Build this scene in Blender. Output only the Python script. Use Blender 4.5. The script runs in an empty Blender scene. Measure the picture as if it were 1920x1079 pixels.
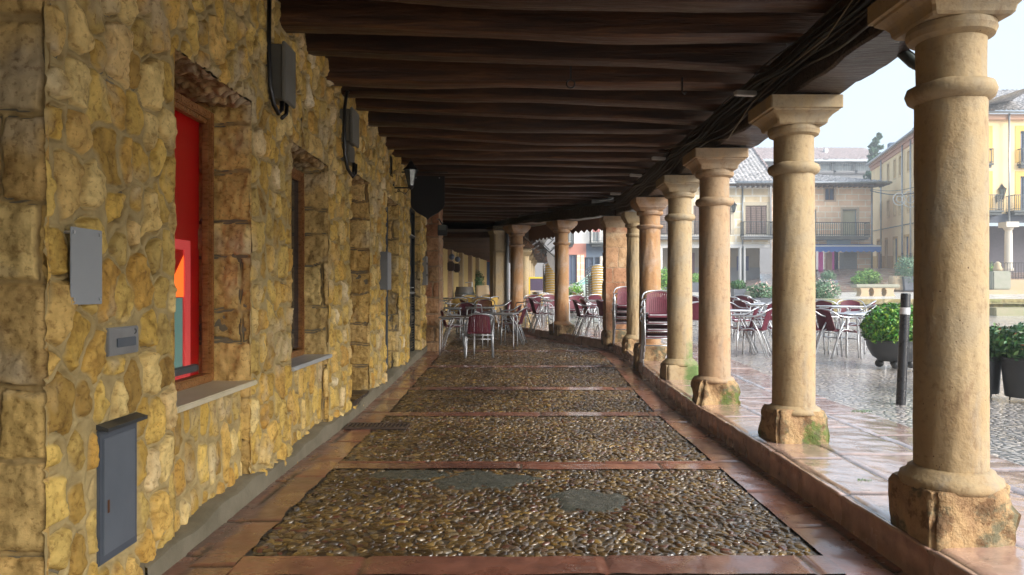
import bpy, bmesh, math, random
import numpy as np
from mathutils import Vector, Matrix
random.seed(7)
R = math.radians
SC = bpy.context.scene
# ------------------------------------------------------------------ camera, sky, sun, exposure
F, H = 1360.0, 1.35          # focal length in photo pixels, eye height above the arcade floor
cam_d = bpy.data.cameras.new('camera'); cam = bpy.data.objects.new('camera', cam_d)
SC.collection.objects.link(cam); SC.camera = cam
cam.location = (0, 0, H); cam.rotation_euler = (R(90), 0, 0)
cam_d.sensor_width = 36; cam_d.lens = F/1920*36; cam_d.shift_y = 5.5/1920
cam_d.clip_start = 0.05; cam_d.clip_end = 1000
world = bpy.data.worlds.new('World'); SC.world = world; world.use_nodes = True
wn = world.node_tree.nodes; wl = world.node_tree.links; wn.clear()
sky = wn.new('ShaderNodeTexSky'); sky.sky_type = 'NISHITA'; sky.sun_disc = False
sky.sun_elevation = R(30); sky.sun_rotation = R(132); sky.dust_density = 4; sky.air_density = 1.2
b1 = wn.new('ShaderNodeBackground'); b1.inputs[1].default_value = 0.05
b2 = wn.new('ShaderNodeBackground'); b2.inputs[0].default_value = (0.68, 0.83, 0.99, 1); b2.inputs[1].default_value = 0.41
ad = wn.new('ShaderNodeAddShader'); wo = wn.new('ShaderNodeOutputWorld')
wl.new(sky.outputs[0], b1.inputs[0]); wl.new(b1.outputs[0], ad.inputs[0]); wl.new(b2.outputs[0], ad.inputs[1]); wl.new(ad.outputs[0], wo.inputs[0])
sun_d = bpy.data.lights.new('sun', 'SUN'); sun_d.energy = 2.9; sun_d.angle = R(40); sun_d.color = (1, .965, .91)
sun = bpy.data.objects.new('sun', sun_d); SC.collection.objects.link(sun)
sun.rotation_euler = Vector((math.sin(R(132))*math.cos(R(30)), math.cos(R(132))*math.cos(R(30)), math.sin(R(30)))).to_track_quat('Z', 'Y').to_euler()
SC.view_settings.view_transform = 'Standard'; SC.view_settings.look = 'None'
SC.view_settings.exposure = 1.3; SC.view_settings.gamma = 1
SC.render.engine = 'CYCLES'
SC.cycles.max_bounces = 7; SC.cycles.diffuse_bounces = 4; SC.cycles.glossy_bounces = 4
SC.cycles.use_denoising = True

# ------------------------------------------------------------------ terrain of the place
def lerp_tab(tab, y):
    if y <= tab[0][0]: return tab[0][1]
    for (a, va), (b, vb) in zip(tab, tab[1:]):
        if y <= b: return va+(vb-va)*(y-a)/(b-a)
    return tab[-1][1]
FT = [(8, 0), (16, .2), (18.3, .29), (20, .40), (25, .5), (36, .7), (60, 1.0)]
KT = [(7.5, .185), (9.3, .21), (11.4, .26), (13, .30), (16.3, .39), (18.3, .435), (24, .57), (45, 1.2), (57.5, 2.0), (75, 2.7), (140, 4.5)]
def FZ(y): return lerp_tab(FT, y)
def KZ(y): return lerp_tab(KT, y)
def sst(a, b, t):
    t = min(1, max(0, (t-a)/(b-a))); return t*t*(3-2*t)
def GZ(x, y):                      # ground outside the arcade
    z = KZ(y)
    z += sst(17, 27, x)*sst(43.5, 50, y)*1.15*(1-sst(56, 75, y)*.6)
    return z
KP = [(1.88, -10), (1.88, 8), (1.9, 9.3), (1.98, 11.6), (2.02, 13.2), (1.93, 14.5), (1.6, 15.3), (.86, 16.75), (.01, 18.5), (-.55, 20.0), (-.9, 22), (-.2, 28), (1.0, 40)]
def P(px, py, Z): return Vector(((px-960)*Z/F, Z, H-(py-545)*Z/F))
def ground_px(px, py, fn=None):    # where the ray through a photo pixel meets the ground
    fn = fn or (lambda x, y: KZ(y))
    Z = 3.0
    while Z < 90:
        x = (px-960)*Z/F
        if H-(py-545)*Z/F <= fn(x, Z): break
        Z += .02
    return ((px-960)*Z/F, Z, fn((px-960)*Z/F, Z))

# ------------------------------------------------------------------ object helpers
C = SC.collection
def tag(o, label=None, cat=None, group=None, kind=None):
    if label: o['label'] = label
    if cat: o['category'] = cat
    if group: o['group'] = group
    if kind: o['kind'] = kind
    return o
def empty(name, loc=(0, 0, 0), rz=0, label=None, cat=None, group=None):
    o = bpy.data.objects.new(name, None); C.objects.link(o); o.empty_display_size = .2
    o.location = loc; o.rotation_euler = (0, 0, rz)
    return tag(o, label, cat, group)
def copy_tree(o, parent=None):
    c = o.copy(); C.objects.link(c); c.parent = parent
    for ch in [k for k in o.children]: copy_tree(ch, c)
    return c
class MB:
    def __init__(s): s.v = []; s.f = []; s.mi = []
    def add(s, vs, fs, mi=0):
        n = len(s.v); s.v += [tuple(v) for v in vs]; s.f += [tuple(i+n for i in f) for f in fs]; s.mi += [mi]*len(fs); return s
    def box(s, x0, x1, y0, y1, z0, z1, mi=0):
        return s.add([(x0, y0, z0), (x1, y0, z0), (x1, y1, z0), (x0, y1, z0), (x0, y0, z1), (x1, y0, z1), (x1, y1, z1), (x0, y1, z1)],
                     [(3, 2, 1, 0), (4, 5, 6, 7), (0, 1, 5, 4), (1, 2, 6, 5), (2, 3, 7, 6), (3, 0, 4, 7)], mi)
    def bbox(s, x0, x1, y0, y1, z0, z1, b=.01, mi=0):      # bevelled box
        bm = bmesh.new(); bmesh.ops.create_cube(bm, size=1)
        for v in bm.verts: v.co = Vector(((x0+x1)/2+v.co.x*(x1-x0), (y0+y1)/2+v.co.y*(y1-y0), (z0+z1)/2+v.co.z*(z1-z0)))
        bmesh.ops.bevel(bm, geom=bm.edges[:], offset=min(b, .45*min(x1-x0, y1-y0, z1-z0)), segments=2, affect='EDGES')
        bm.verts.index_update(); s.add([v.co[:] for v in bm.verts], [[v.index for v in f.verts] for f in bm.faces], mi); bm.free(); return s
    def tube(s, pts, r, n=8, caps=True, mi=0, r1=None):
        pts = [Vector(p) for p in pts]; m = len(pts)
        up = None; rings = []
        for i, p in enumerate(pts):
            t = (pts[min(i+1, m-1)]-pts[max(i-1, 0)]).normalized()
            if up is None: up = t.orthogonal().normalized()
            up = (up-t*up.dot(t)).normalized() if (up-t*up.dot(t)).length > 1e-4 else t.orthogonal().normalized()
            w = t.cross(up); rr = r if r1 is None else r+(r1-r)*i/(m-1)
            rings.append([p+(up*math.cos(2*math.pi*k/n)+w*math.sin(2*math.pi*k/n))*rr for k in range(n)])
        vs = [v for g in rings for v in g]; fs = []
        for i in range(m-1):
            for k in range(n): fs.append((i*n+k, i*n+(k+1) % n, (i+1)*n+(k+1) % n, (i+1)*n+k))
        if caps: fs += [tuple(range(n-1, -1, -1)), tuple((m-1)*n+k for k in range(n))]
        return s.add(vs, fs, mi)
    def lathe(s, prof, n=32, cx=0, cy=0, mi=0, cap=True):
        vs = []; fs = []; m = len(prof)
        for r, z in prof:
            for k in range(n): vs.append((cx+r*math.cos(2*math.pi*k/n), cy+r*math.sin(2*math.pi*k/n), z))
        for i in range(m-1):
            for k in range(n): fs.append((i*n+k, i*n+(k+1) % n, (i+1)*n+(k+1) % n, (i+1)*n+k))
        if cap: fs += [tuple(range(n-1, -1, -1)), tuple((m-1)*n+k for k in range(n))]
        return s.add(vs, fs, mi)
    def sphere(s, c, r, n=12, mi=0, sz=1):
        m = n//2; vs = [(c[0], c[1], c[2]-r*sz)]; fs = []
        for i in range(1, m):
            a = math.pi*i/m
            for k in range(n): vs.append((c[0]+r*math.sin(a)*math.cos(2*math.pi*k/n), c[1]+r*math.sin(a)*math.sin(2*math.pi*k/n), c[2]-r*sz*math.cos(a)))
        vs.append((c[0], c[1], c[2]+r*sz)); L = len(vs)-1
        for k in range(n): fs.append((0, 1+(k+1) % n, 1+k)); fs.append((L, L-n+k, L-n+(k+1) % n))
        for i in range(m-2):
            for k in range(n): fs.append((1+i*n+k, 1+i*n+(k+1) % n, 1+(i+1)*n+(k+1) % n, 1+(i+1)*n+k))
        return s.add(vs, fs, mi)
    def xf(s, fn): s.v = [tuple(fn(*v)) for v in s.v]; return s
    def build(s, name, mats, parent=None, smooth=False, loc=None):
        me = bpy.data.meshes.new(name); me.from_pydata(s.v, [], s.f)
        for m in (mats if isinstance(mats, (list, tuple)) else [mats]): me.materials.append(m)
        if any(s.mi): me.polygons.foreach_set('material_index', s.mi)
        me.validate()
        if smooth:
            me.polygons.foreach_set('use_smooth', [True]*len(me.polygons))
            if smooth == 'auto': me.set_sharp_from_angle(angle=R(30))
        me.update()
        o = bpy.data.objects.new(name, me); C.objects.link(o); o.parent = parent
        if loc: o.location = loc
        return o
def np_mesh(name, V, Q, mat, parent=None, smooth=True, attrs=None, loc=None):
    me = bpy.data.meshes.new(name); V = np.asarray(V, np.float32); Q = np.asarray(Q, np.int32)
    k = Q.shape[1]; me.vertices.add(len(V)); me.vertices.foreach_set('co', V.ravel())
    me.loops.add(Q.size); me.loops.foreach_set('vertex_index', Q.ravel())
    me.polygons.add(len(Q)); me.polygons.foreach_set('loop_start', np.arange(0, Q.size, k, dtype=np.int32))
    me.update(calc_edges=True)
    me.polygons.foreach_set('use_smooth', np.full(len(Q), smooth))
    for a, arr in (attrs or {}).items():
        at = me.attributes.new(a, 'FLOAT', 'POINT'); at.data.foreach_set('value', np.asarray(arr, np.float32).ravel())
    me.materials.append(mat)
    o = bpy.data.objects.new(name, me); C.objects.link(o); o.parent = parent
    if loc: o.location = loc
    return o
# ------------------------------------------------------------------ noise in numpy
def hsh(i, j, s=0):
    n = (i.astype(np.int64)*374761393+j.astype(np.int64)*668265263+s*1274126177) & 0xffffffff
    n = ((n ^ (n >> 13))*1274126177) & 0xffffffff
    n = ((n ^ (n >> 16))*2246822519) & 0xffffffff
    return ((n ^ (n >> 15)) & 0xffffff)/float(0xffffff)
def vn(x, y, s=0):
    i = np.floor(x); j = np.floor(y); fx = x-i; fy = y-j; fx = fx*fx*(3-2*fx); fy = fy*fy*(3-2*fy)
    i = i.astype(np.int64); j = j.astype(np.int64)
    return ((hsh(i, j, s)*(1-fx)+hsh(i+1, j, s)*fx)*(1-fy)+(hsh(i, j+1, s)*(1-fx)+hsh(i+1, j+1, s)*fx)*fy)*2-1
def fbm(x, y, s=0, o=4):
    r = 0; a = 1; t = 0
    for k in range(o): r = r+a*vn(x*2**k, y*2**k, s+k*17); t += a; a *= .5
    return r/t
def smst(a, b, x):
    t = np.clip((x-a)/(b-a), 0, 1); return t*t*(3-2*t)
def rubble(u, v, cw, ch, seed, jit=.7, wt=.3):
    """irregular stones: distance to the nearest joint (metres) and a random number per stone"""
    F1 = np.full(u.shape, 9.); F2 = F1.copy(); ID = np.zeros(u.shape)
    r = np.floor(v/ch).astype(np.int64)
    for dr in (-1, 0, 1):
        rr = r+dr; off = hsh(rr, rr*0+5, seed)*cw
        c = np.floor((u+off)/cw).astype(np.int64)
        for dc in (-1, 0, 1):
            cc = c+dc
            px = (cc+.5+(hsh(cc, rr, seed+1)-.5)*jit)*cw-off; py = (rr+.5+(hsh(cc, rr, seed+2)-.5)*jit)*ch
            d = (np.abs((u-px)/cw)**4+np.abs((v-py)/ch)**4)**(1/4)-hsh(cc, rr, seed+3)*wt
            m = d < F1
            F2 = np.where(m, F1, np.minimum(F2, d)); ID = np.where(m, hsh(cc, rr, seed+4), ID); F1 = np.where(m, d, F1)
    return (F2-F1)*min(cw, ch)*.6, ID
def ashlar(u, v, cw, ch, seed, jit=.35):
    def rb(k): return (k+(hsh(k, k*0, seed)-.5)*jit)*ch
    r = np.floor(v/ch).astype(np.int64); r = np.where(v < rb(r), r-1, r); r = np.where(v >= rb(r+1), r+1, r)
    dv = np.minimum(v-rb(r), rb(r+1)-v); off = hsh(r, r*0+3, seed+1)*cw
    def cb(k): return (k+(hsh(k, r, seed+2)-.5)*jit*1.4)*cw-off
    c = np.floor((u+off)/cw).astype(np.int64); c = np.where(u < cb(c), c-1, c); c = np.where(u >= cb(c+1), c+1, c)
    du = np.minimum(u-cb(c), cb(c+1)-u)
    return np.minimum(du, dv), hsh(c, r, seed+4)
def stone_panel(name, O, U, V, N, w, h, du, dv, mat, parent, mode='rubble', cw=.15, ch=.19, seed=1, holes=(), joint=.013, relief=.014, rough=.006, warp=.022, wt=.3, edge_wob=.012, flat=()):
    nu = int(w/du)+1; nv = int(h/dv)+1
    u, v = np.meshgrid(np.linspace(0, w, nu), np.linspace(0, h, nv)); u = u.ravel(); v = v.ravel()
    wu = u+fbm(u*6, v*6, seed+50, 3)*warp; wv = v+fbm(u*6, v*6, seed+70, 3)*warp
    d, idr = rubble(wu, wv, cw, ch, seed, wt=wt) if mode == 'rubble' else ashlar(wu, wv, cw, ch, seed)
    jw = joint*(1+.7*fbm(u*3, v*3, seed+90, 2)); e = smst(jw*.85, jw*1.35, d)
    rn = fbm(u*28, v*28, seed+11, 3); big = fbm(u*9, v*9, seed+13, 3)
    groove = np.exp(-((d-jw)/(joint*.38))**2)
    mort = .005*rn+.004*smst(0, joint, jw-d)
    dome = smst(0, .05, d-jw)
    rid = 1-np.abs(vn(u*13+3, v*13, seed+61))*1.6-np.abs(vn(u*27, v*27, seed+63))*.7
    st = relief*(.2+1.0*idr)*(.75+.25*dome)+rough*.8*rid+rough*.9*rn+rough*1.6*big
    hgt = mort*(1-e)+st*e-groove*relief*1.35*(.55+.75*vn(u*9, v*9, seed+5))+.012*fbm(u*2.2, v*2.2, seed+41, 2)
    bt = smst(0, .035, np.minimum(u, w-u))
    for (a, b, c, dd) in holes:
        do = np.hypot(np.maximum(np.maximum(a-u, u-b), 0), np.maximum(np.maximum(c-v, v-dd), 0)); bt = np.minimum(bt, smst(0, .03, do))
    hgt = hgt*(.35+.65*bt)
    for (a, b, c, dd) in flat:
        m_ = smst(-.012, .004, np.minimum(np.minimum(u-a, b-u), np.minimum(v-c, dd-v))); hgt = hgt*(1-m_)-.004*m_; e = e*(1-m_)
    O, U, V, N = map(lambda a: np.array(a, float), (O, U, V, N))
    V3 = O+u[:, None]*U+v[:, None]*V+hgt[:, None]*N
    V3 += (fbm(u*11, v*11, seed+31, 2)*edge_wob*.6*bt)[:, None]*U
    idx = np.arange(nu*nv).reshape(nv, nu)
    Q = np.stack([idx[:-1, :-1], idx[:-1, 1:], idx[1:, 1:], idx[1:, :-1]], -1).reshape(-1, 4)
    cu = u[Q].mean(1); cv = v[Q].mean(1)
    wob = fbm(cv*5, cu*5, seed+77, 2)*edge_wob*.7
    keep = np.ones(len(Q), bool)
    for (a, b, c, dd) in holes:
        b = b-.012; a = a+.008; keep &= ~((cu > a+wob) & (cu < b+wob) & (cv > c) & (cv < dd+wob))
    Q = Q[keep]
    if np.dot(np.cross(U, V), N) < 0: Q = Q[:, ::-1]
    return np_mesh(name, V3, Q, mat, parent, True, {'stone': e, 'rnd': idr})
# ------------------------------------------------------------------ materials
def newmat(name):
    m = bpy.data.materials.new(name); m.use_nodes = True; nt = m.node_tree; nt.nodes.clear()
    o = nt.nodes.new('ShaderNodeOutputMaterial'); p = nt.nodes.new('ShaderNodeBsdfPrincipled'); nt.links.new(p.outputs[0], o.inputs[0])
    return m, nt, p
def nd(nt, t, **k):
    n = nt.nodes.new(t)
    for a, b in k.items():
        if a == 'ins':
            for q, w in b.items(): n.inputs[q].default_value = w
        else: setattr(n, a, b)
    return n
def ramp(nt, fac, cols):
    r = nt.nodes.new('ShaderNodeValToRGB'); e = r.color_ramp.elements
    while len(e) < len(cols): e.new(.5)
    for i, (p, c) in enumerate(cols): e[i].position = p; e[i].color = (*c, 1) if len(c) == 3 else c
    nt.links.new(fac, r.inputs[0]); return r.outputs[0]
def mixc(nt, f, a, b, mode='MIX'):
    m = nt.nodes.new('ShaderNodeMix'); m.data_type = 'RGBA'; m.blend_type = mode
    for k, v in ((0, f), (6, a), (7, b)):
        if hasattr(v, 'links'): nt.links.new(v, m.inputs[k])
        elif k == 0: m.inputs[0].default_value = v
        else: m.inputs[k].default_value = (*v, 1)
    return m.outputs[2]
def noise(nt, co, sc, det=4, rough=.55, dist=0):
    n = nd(nt, 'ShaderNodeTexNoise', ins={'Scale': sc, 'Detail': det, 'Roughness': rough, 'Distortion': dist}); nt.links.new(co, n.inputs['Vector']); return n.outputs[0]
def bump(nt, p, hgt, st=.4, dist=.01, prev=None):
    b = nd(nt, 'ShaderNodeBump', ins={'Strength': st, 'Distance': dist}); nt.links.new(hgt, b.inputs['Height'])
    if prev: nt.links.new(prev, b.inputs['Normal'])
    nt.links.new(b.outputs[0], p.inputs['Normal']); return b.outputs[0]
def coords(nt, kind='Object', scale=(1, 1, 1)):
    t = nt.nodes.new('ShaderNodeTexCoord'); m = nd(nt, 'ShaderNodeMapping'); m.inputs['Scale'].default_value = scale
    nt.links.new(t.outputs[kind], m.inputs['Vector']); return m.outputs[0]
def simple(name, c1, c2=None, rough=.6, scale=6, metal=0, bmp=0, bscale=60, rvar=0, coat=0, stretch=(1, 1, 1), spec=.5, bdist=.004, sharp=(.3, .7)):
    m, nt, p = newmat(name); c2 = c2 or tuple(x*.75 for x in c1); co = coords(nt, 'Object', stretch)
    n = noise(nt, co, scale, 5, .6)
    nt.links.new(ramp(nt, n, [(sharp[0], c1), (sharp[1], c2)]), p.inputs['Base Color'])
    p.inputs['Roughness'].default_value = rough; p.inputs['Metallic'].default_value = metal
    p.inputs['Specular IOR Level'].default_value = spec
    if coat: p.inputs['Coat Weight'].default_value = coat; p.inputs['Coat Roughness'].default_value = .1
    if rvar:
        n2 = noise(nt, co, scale*2.3, 4); mr = nd(nt, 'ShaderNodeMapRange', ins={'From Min': .3, 'From Max': .7, 'To Min': max(.03, rough-rvar), 'To Max': min(1, rough+rvar)})
        nt.links.new(n2, mr.inputs[0]); nt.links.new(mr.outputs[0], p.inputs['Roughness'])
    if bmp: bump(nt, p, noise(nt, co, bscale, 4, .6), bmp, bdist)
    return m
def attr(nt, n): a = nt.nodes.new('ShaderNodeAttribute'); a.attribute_name = n; return a.outputs['Fac']
def stonemat(name, ramp_cols, mortar, mortar2, rough=.75, bmp=.6, spec=.35):
    m, nt, p = newmat(name); co = coords(nt)
    rnd = attr(nt, 'rnd'); st = attr(nt, 'stone')
    nz = noise(nt, co, 9, 5, .65); nz2 = noise(nt, co, 45, 4, .6); nz3 = noise(nt, co, 2.2, 3)
    base = ramp(nt, rnd, ramp_cols)
    sh = ramp(nt, nz, [(.30, (.42, .33, .24)), (.48, (.9, .86, .8)), (.6, (1.08, 1.04, 1)), (.75, (1.3, 1.22, 1.12))])
    base = mixc(nt, .85, base, sh, 'MULTIPLY')
    pat = ramp(nt, nz3, [(.56, (0, 0, 0)), (.66, (1, 1, 1))])
    base = mixc(nt, pat, base, mixc(nt, .55, base, (.55, .47, .33)), 'MIX')
    spk = ramp(nt, nz2, [(.33, (.45, .36, .27)), (.46, (1, 1, 1))]); base = mixc(nt, .7, base, spk, 'MULTIPLY')
    mo = ramp(nt, noise(nt, co, 14, 5, .6), [(.3, mortar), (.7, mortar2)])
    nt.links.new(mixc(nt, st, mo, base), p.inputs['Base Color'])
    p.inputs['Roughness'].default_value = rough; p.inputs['Specular IOR Level'].default_value = spec
    b1 = bump(nt, p, noise(nt, co, 120, 4, .65), bmp, .003); bump(nt, p, nz2, bmp*.8, .006, b1)
    return m
MT = {}
MT['rubble'] = stonemat('rubble_stone', [(0, (.36, .225, .06)), (.2, (.66, .44, .10)), (.38, (.50, .37, .13)), (.55, (.76, .54, .15)), (.7, (.56, .33, .075)), (.84, (.80, .63, .28)), (.94, (.70, .44, .10)), (1, (.86, .77, .54))], (.34, .25, .11), (.50, .38, .175))
MT['quoin'] = stonemat('quoin_stone', [(0, (.50, .35, .13)), (.3, (.74, .52, .18)), (.55, (.58, .42, .18)), (.75, (.66, .45, .17)), (1, (.78, .60, .26))], (.34, .23, .09), (.50, .36, .16))
MT['lintel'] = stonemat('lintel_stone', [(0, (.24, .15, .07)), (.5, (.38, .25, .11)), (1, (.50, .36, .17))], (.2, .13, .06), (.34, .25, .12))
MT['ashlar_red'] = stonemat('red_sandstone_blocks', [(0, (.34, .16, .09)), (.5, (.42, .24, .14)), (1, (.45, .30, .17))], (.25, .17, .11), (.36, .26, .17), bmp=.25)
def colmat(name, a, b, c, moss=None, blot=False, green=False):
    m, nt, p = newmat(name); co = coords(nt)
    nz = noise(nt, co, 2.2, 4, .6, .6); nz2 = noise(nt, co, 26, 5, .6); nz3 = noise(nt, co, 110, 3, .6)
    base = ramp(nt, nz, [(.3, a), (.5, b), (.68, c)])
    base = mixc(nt, .6, base, ramp(nt, nz2, [(.28, (.55, .46, .38)), (.45, (1, 1, 1)), (.75, (1.12, 1.08, 1))]), 'MULTIPLY')
    vor = nd(nt, 'ShaderNodeTexVoronoi', ins={'Scale': 34}); nt.links.new(co, vor.inputs['Vector'])
    nm = nd(nt, 'ShaderNodeMath', operation='MULTIPLY', ins={1: .42}); nt.links.new(noise(nt, co, 5, 2), nm.inputs[0])
    cmp_ = nd(nt, 'ShaderNodeMath', operation='LESS_THAN'); nt.links.new(vor.outputs[0], cmp_.inputs[0])
    sb = nd(nt, 'ShaderNodeMath', operation='SUBTRACT', ins={1: .155}); nt.links.new(nm.outputs[0], sb.inputs[0]); nt.links.new(sb.outputs[0], cmp_.inputs[1])
    base = mixc(nt, cmp_.outputs[0], base, (.12, .07, .04))
    if blot:
        base = mixc(nt, ramp(nt, noise(nt, co, 4.5, 6, .7), [(.5, (0, 0, 0)), (.58, (.85, .85, .85))]), base, (.10, .105, .065)); base = mixc(nt, ramp(nt, noise(nt, co, 7.7, 6, .7), [(.53, (0, 0, 0)), (.6, (.8, .8, .8))]), base, (.15, .075, .03))
        if green: base = mixc(nt, ramp(nt, noise(nt, co, 3.1, 6, .7), [(.55, (0, 0, 0)), (.62, (.8, .8, .8))]), base, (.09, .15, .025))
    else:
        base = mixc(nt, ramp(nt, noise(nt, coords(nt, 'Object', (1, 1, .25)), 5, 6, .7), [(.5, (0, 0, 0)), (.64, (.6, .6, .6))]), base, (.27, .24, .19)); base = mixc(nt, ramp(nt, noise(nt, coords(nt, 'Object', (1, 1, .35)), 8.3, 6, .75), [(.57, (0, 0, 0)), (.66, (.5, .5, .5))]), base, (.17, .10, .055))
    if moss:
        sx = nt.nodes.new('ShaderNodeSeparateXYZ'); nt.links.new(coords(nt), sx.inputs[0])
        z = nd(nt, 'ShaderNodeMapRange', ins={'From Min': moss[0], 'From Max': moss[1], 'To Min': 1.15, 'To Max': 0}); nt.links.new(sx.outputs[2], z.inputs[0])
        xx = nd(nt, 'ShaderNodeMapRange', ins={'From Min': -.12, 'From Max': .1, 'To Min': 0, 'To Max': 1}); nt.links.new(sx.outputs[0], xx.inputs[0])
        mu = nd(nt, 'ShaderNodeMath', operation='MULTIPLY'); nt.links.new(z.outputs[0], mu.inputs[0]); nt.links.new(xx.outputs[0], mu.inputs[1])
        m2 = nd(nt, 'ShaderNodeMath', operation='MULTIPLY'); nt.links.new(mu.outputs[0], m2.inputs[0]); nt.links.new(noise(nt, co, 7, 5, .7), m2.inputs[1])
        base = mixc(nt, ramp(nt, m2.outputs[0], [(.22, (0, 0, 0)), (.46, (1, 1, 1))]), base, mixc(nt, noise(nt, co, 30, 4), (.05, .12, .02), (.16, .22, .08)))
    nt.links.new(base, p.inputs['Base Color']); p.inputs['Roughness'].default_value = .72; p.inputs['Specular IOR Level'].default_value = .35
    b1 = bump(nt, p, nz3, .5, .003); b1 = bump(nt, p, nz2, .6, .008, b1)
    if blot: bump(nt, p, noise(nt, co, 11, 6, .7), .9, .03, b1)
    return m
MT['col'] = colmat('column_sandstone', (.33, .235, .125), (.37, .28, .16), (.30, .25, .17))
MT['col_pink'] = colmat('column_pink_sandstone', (.345, .215, .125), (.38, .265, .16), (.32, .25, .175))
MT['col_moss'] = colmat('column_mossy_sandstone', (.34, .25, .13), (.37, .28, .165), (.30, .26, .19), moss=(-.05, 1.0))
MT['col_red'] = colmat('column_red_sandstone', (.35, .165, .07), (.38, .22, .105), (.40, .30, .24))
MT['plinth_moss'] = colmat('mossy_plinth_sandstone', (.22, .12, .06), (.42, .28, .14), (.20, .17, .11), blot=True, green=True)
MT['plinth'] = colmat('plinth_sandstone', (.22, .12, .06), (.42, .28, .14), (.20, .17, .11), blot=True)
def woodmat(name, a, b, c, rough=.42, sx=.35):
    m, nt, p = newmat(name); co = coords(nt, 'Object', (sx, 5, 5))
    oi = nt.nodes.new('ShaderNodeObjectInfo')
    n1 = noise(nt, co, 3.2, 6, .65, .4); n2 = noise(nt, co, 14, 5, .6)
    base = ramp(nt, n1, [(.3, a), (.52, b), (.7, c)])
    base = mixc(nt, .6, base, ramp(nt, n2, [(.35, (.45, .4, .36)), (.6, (1.1, 1.1, 1.1))]), 'MULTIPLY')
    hv = nd(nt, 'ShaderNodeMapRange', ins={'To Min': .6, 'To Max': 1.35}); nt.links.new(oi.outputs['Random'], hv.inputs[0])
    cb = nd(nt, 'ShaderNodeCombineColor'); [nt.links.new(hv.outputs[0], cb.inputs[i]) for i in range(3)]
    nt.links.new(mixc(nt, 1, base, cb.outputs[0], 'MULTIPLY'), p.inputs['Base Color'])
    mr = nd(nt, 'ShaderNodeMapRange', ins={'From Min': .35, 'From Max': .7, 'To Min': rough-.14, 'To Max': rough+.25}); nt.links.new(n2, mr.inputs[0]); nt.links.new(mr.outputs[0], p.inputs['Roughness'])
    b = bump(nt, p, n2, .55, .008); bump(nt, p, n1, .6, .02, b)
    return m
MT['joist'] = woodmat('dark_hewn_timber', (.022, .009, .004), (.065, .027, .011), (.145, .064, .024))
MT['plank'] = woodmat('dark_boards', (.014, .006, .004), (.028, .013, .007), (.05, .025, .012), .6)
MT['beam'] = woodmat('beam_timber', (.022, .013, .010), (.06, .036, .028), (.17, .115, .09), .4)
MT['brownframe'] = woodmat('varnished_frame_wood', (.24, .10, .03), (.34, .15, .045), (.42, .21, .07), .35, 1)
def pebmat(name, cols, rough=.26, extra=0):
    m, nt, p = newmat(name); g = nt.nodes.new('ShaderNodeNewGeometry'); co = coords(nt)
    base = ramp(nt, g.outputs['Random Per Island'], cols)
    base = mixc(nt, .7, base, ramp(nt, noise(nt, co, 60, 4, .6), [(.3, (.55, .5, .45)), (.6, (1.1, 1.1, 1.1))]), 'MULTIPLY')
    base = mixc(nt, .75, base, ramp(nt, noise(nt, co, .9, 3, .6), [(.35, (.45, .42, .4)), (.62, (1.25, 1.2, 1.1))]), 'MULTIPLY')
    nt.links.new(base, p.inputs['Base Color'])
    mr = nd(nt, 'ShaderNodeMapRange', ins={'From Min': .3, 'From Max': .7, 'To Min': rough-.07, 'To Max': rough+.16}); nt.links.new(noise(nt, co, 5, 3), mr.inputs[0]); nt.links.new(mr.outputs[0], p.inputs['Roughness'])
    p.inputs['Specular IOR Level'].default_value = .6; p.inputs['Coat Weight'].default_value = .8; p.inputs['Coat Roughness'].default_value = .3; p.inputs['Coat IOR'].default_value = 1.5; bump(nt, p, noise(nt, co, 160, 3), .25, .002)
    return m
MT['pebble'] = pebmat('wet_pebbles', [(0, (.03, .02, .012)), (.2, (.09, .055, .02)), (.36, (.15, .095, .035)), (.5, (.06, .043, .028)), (.62, (.20, .13, .04)), (.70, (.12, .045, .03)), (.8, (.14, .115, .08)), (.9, (.28, .18, .05)), (1, (.13, .12, .12))])
MT['grout'] = simple('wet_grout', (.07, .058, .04), (.12, .10, .075), .3, 8, bmp=.5, bscale=90, rvar=.15)
MT['cement'] = simple('cement_patch', (.055, .06, .048), (.125, .125, .10), .36, 14, bmp=.9, bscale=45, rvar=.2, bdist=.012)
MT['plinthc'] = simple('wall_footing_cement', (.15, .13, .085), (.23, .20, .14), .7, 5, bmp=.6, bscale=50, bdist=.006)
def slabmat(name, a, b, c, rough=.3, wet=.2, coat=.5):
    m, nt, p = newmat(name); co = coords(nt); rnd = attr(nt, 'rnd'); st = attr(nt, 'stone')
    base = ramp(nt, rnd, [(0, a), (.5, b), (1, c)])
    base = mixc(nt, .75, base, ramp(nt, noise(nt, co, 7, 5, .65), [(.3, (.55, .5, .5)), (.6, (1.15, 1.1, 1.05))]), 'MULTIPLY')
    base = mixc(nt, st, (.05, .035, .025), base)
    nt.links.new(base, p.inputs['Base Color'])
    mr = nd(nt, 'ShaderNodeMapRange', ins={'From Min': .35, 'From Max': .65, 'To Min': rough-wet, 'To Max': rough+wet}); nt.links.new(noise(nt, co, 2.6, 5, .6), mr.inputs[0]); nt.links.new(mr.outputs[0], p.inputs['Roughness'])
    b = bump(nt, p, noise(nt, co, 85, 4, .6), .35, .003); bump(nt, p, noise(nt, co, 12, 4), .5, .014, b); cw_ = nd(nt, 'ShaderNodeMath', operation='MULTIPLY', ins={1: coat}); nt.links.new(st, cw_.inputs[0]); nt.links.new(cw_.outputs[0], p.inputs['Coat Weight']); p.inputs['Coat Roughness'].default_value = .14; p.inputs['Coat IOR'].default_value = 1.75
    return m
MT['slab'] = slabmat('red_sandstone_flags', (.20, .088, .06), (.28, .115, .075), (.17, .082, .062), .32, .2)
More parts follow.
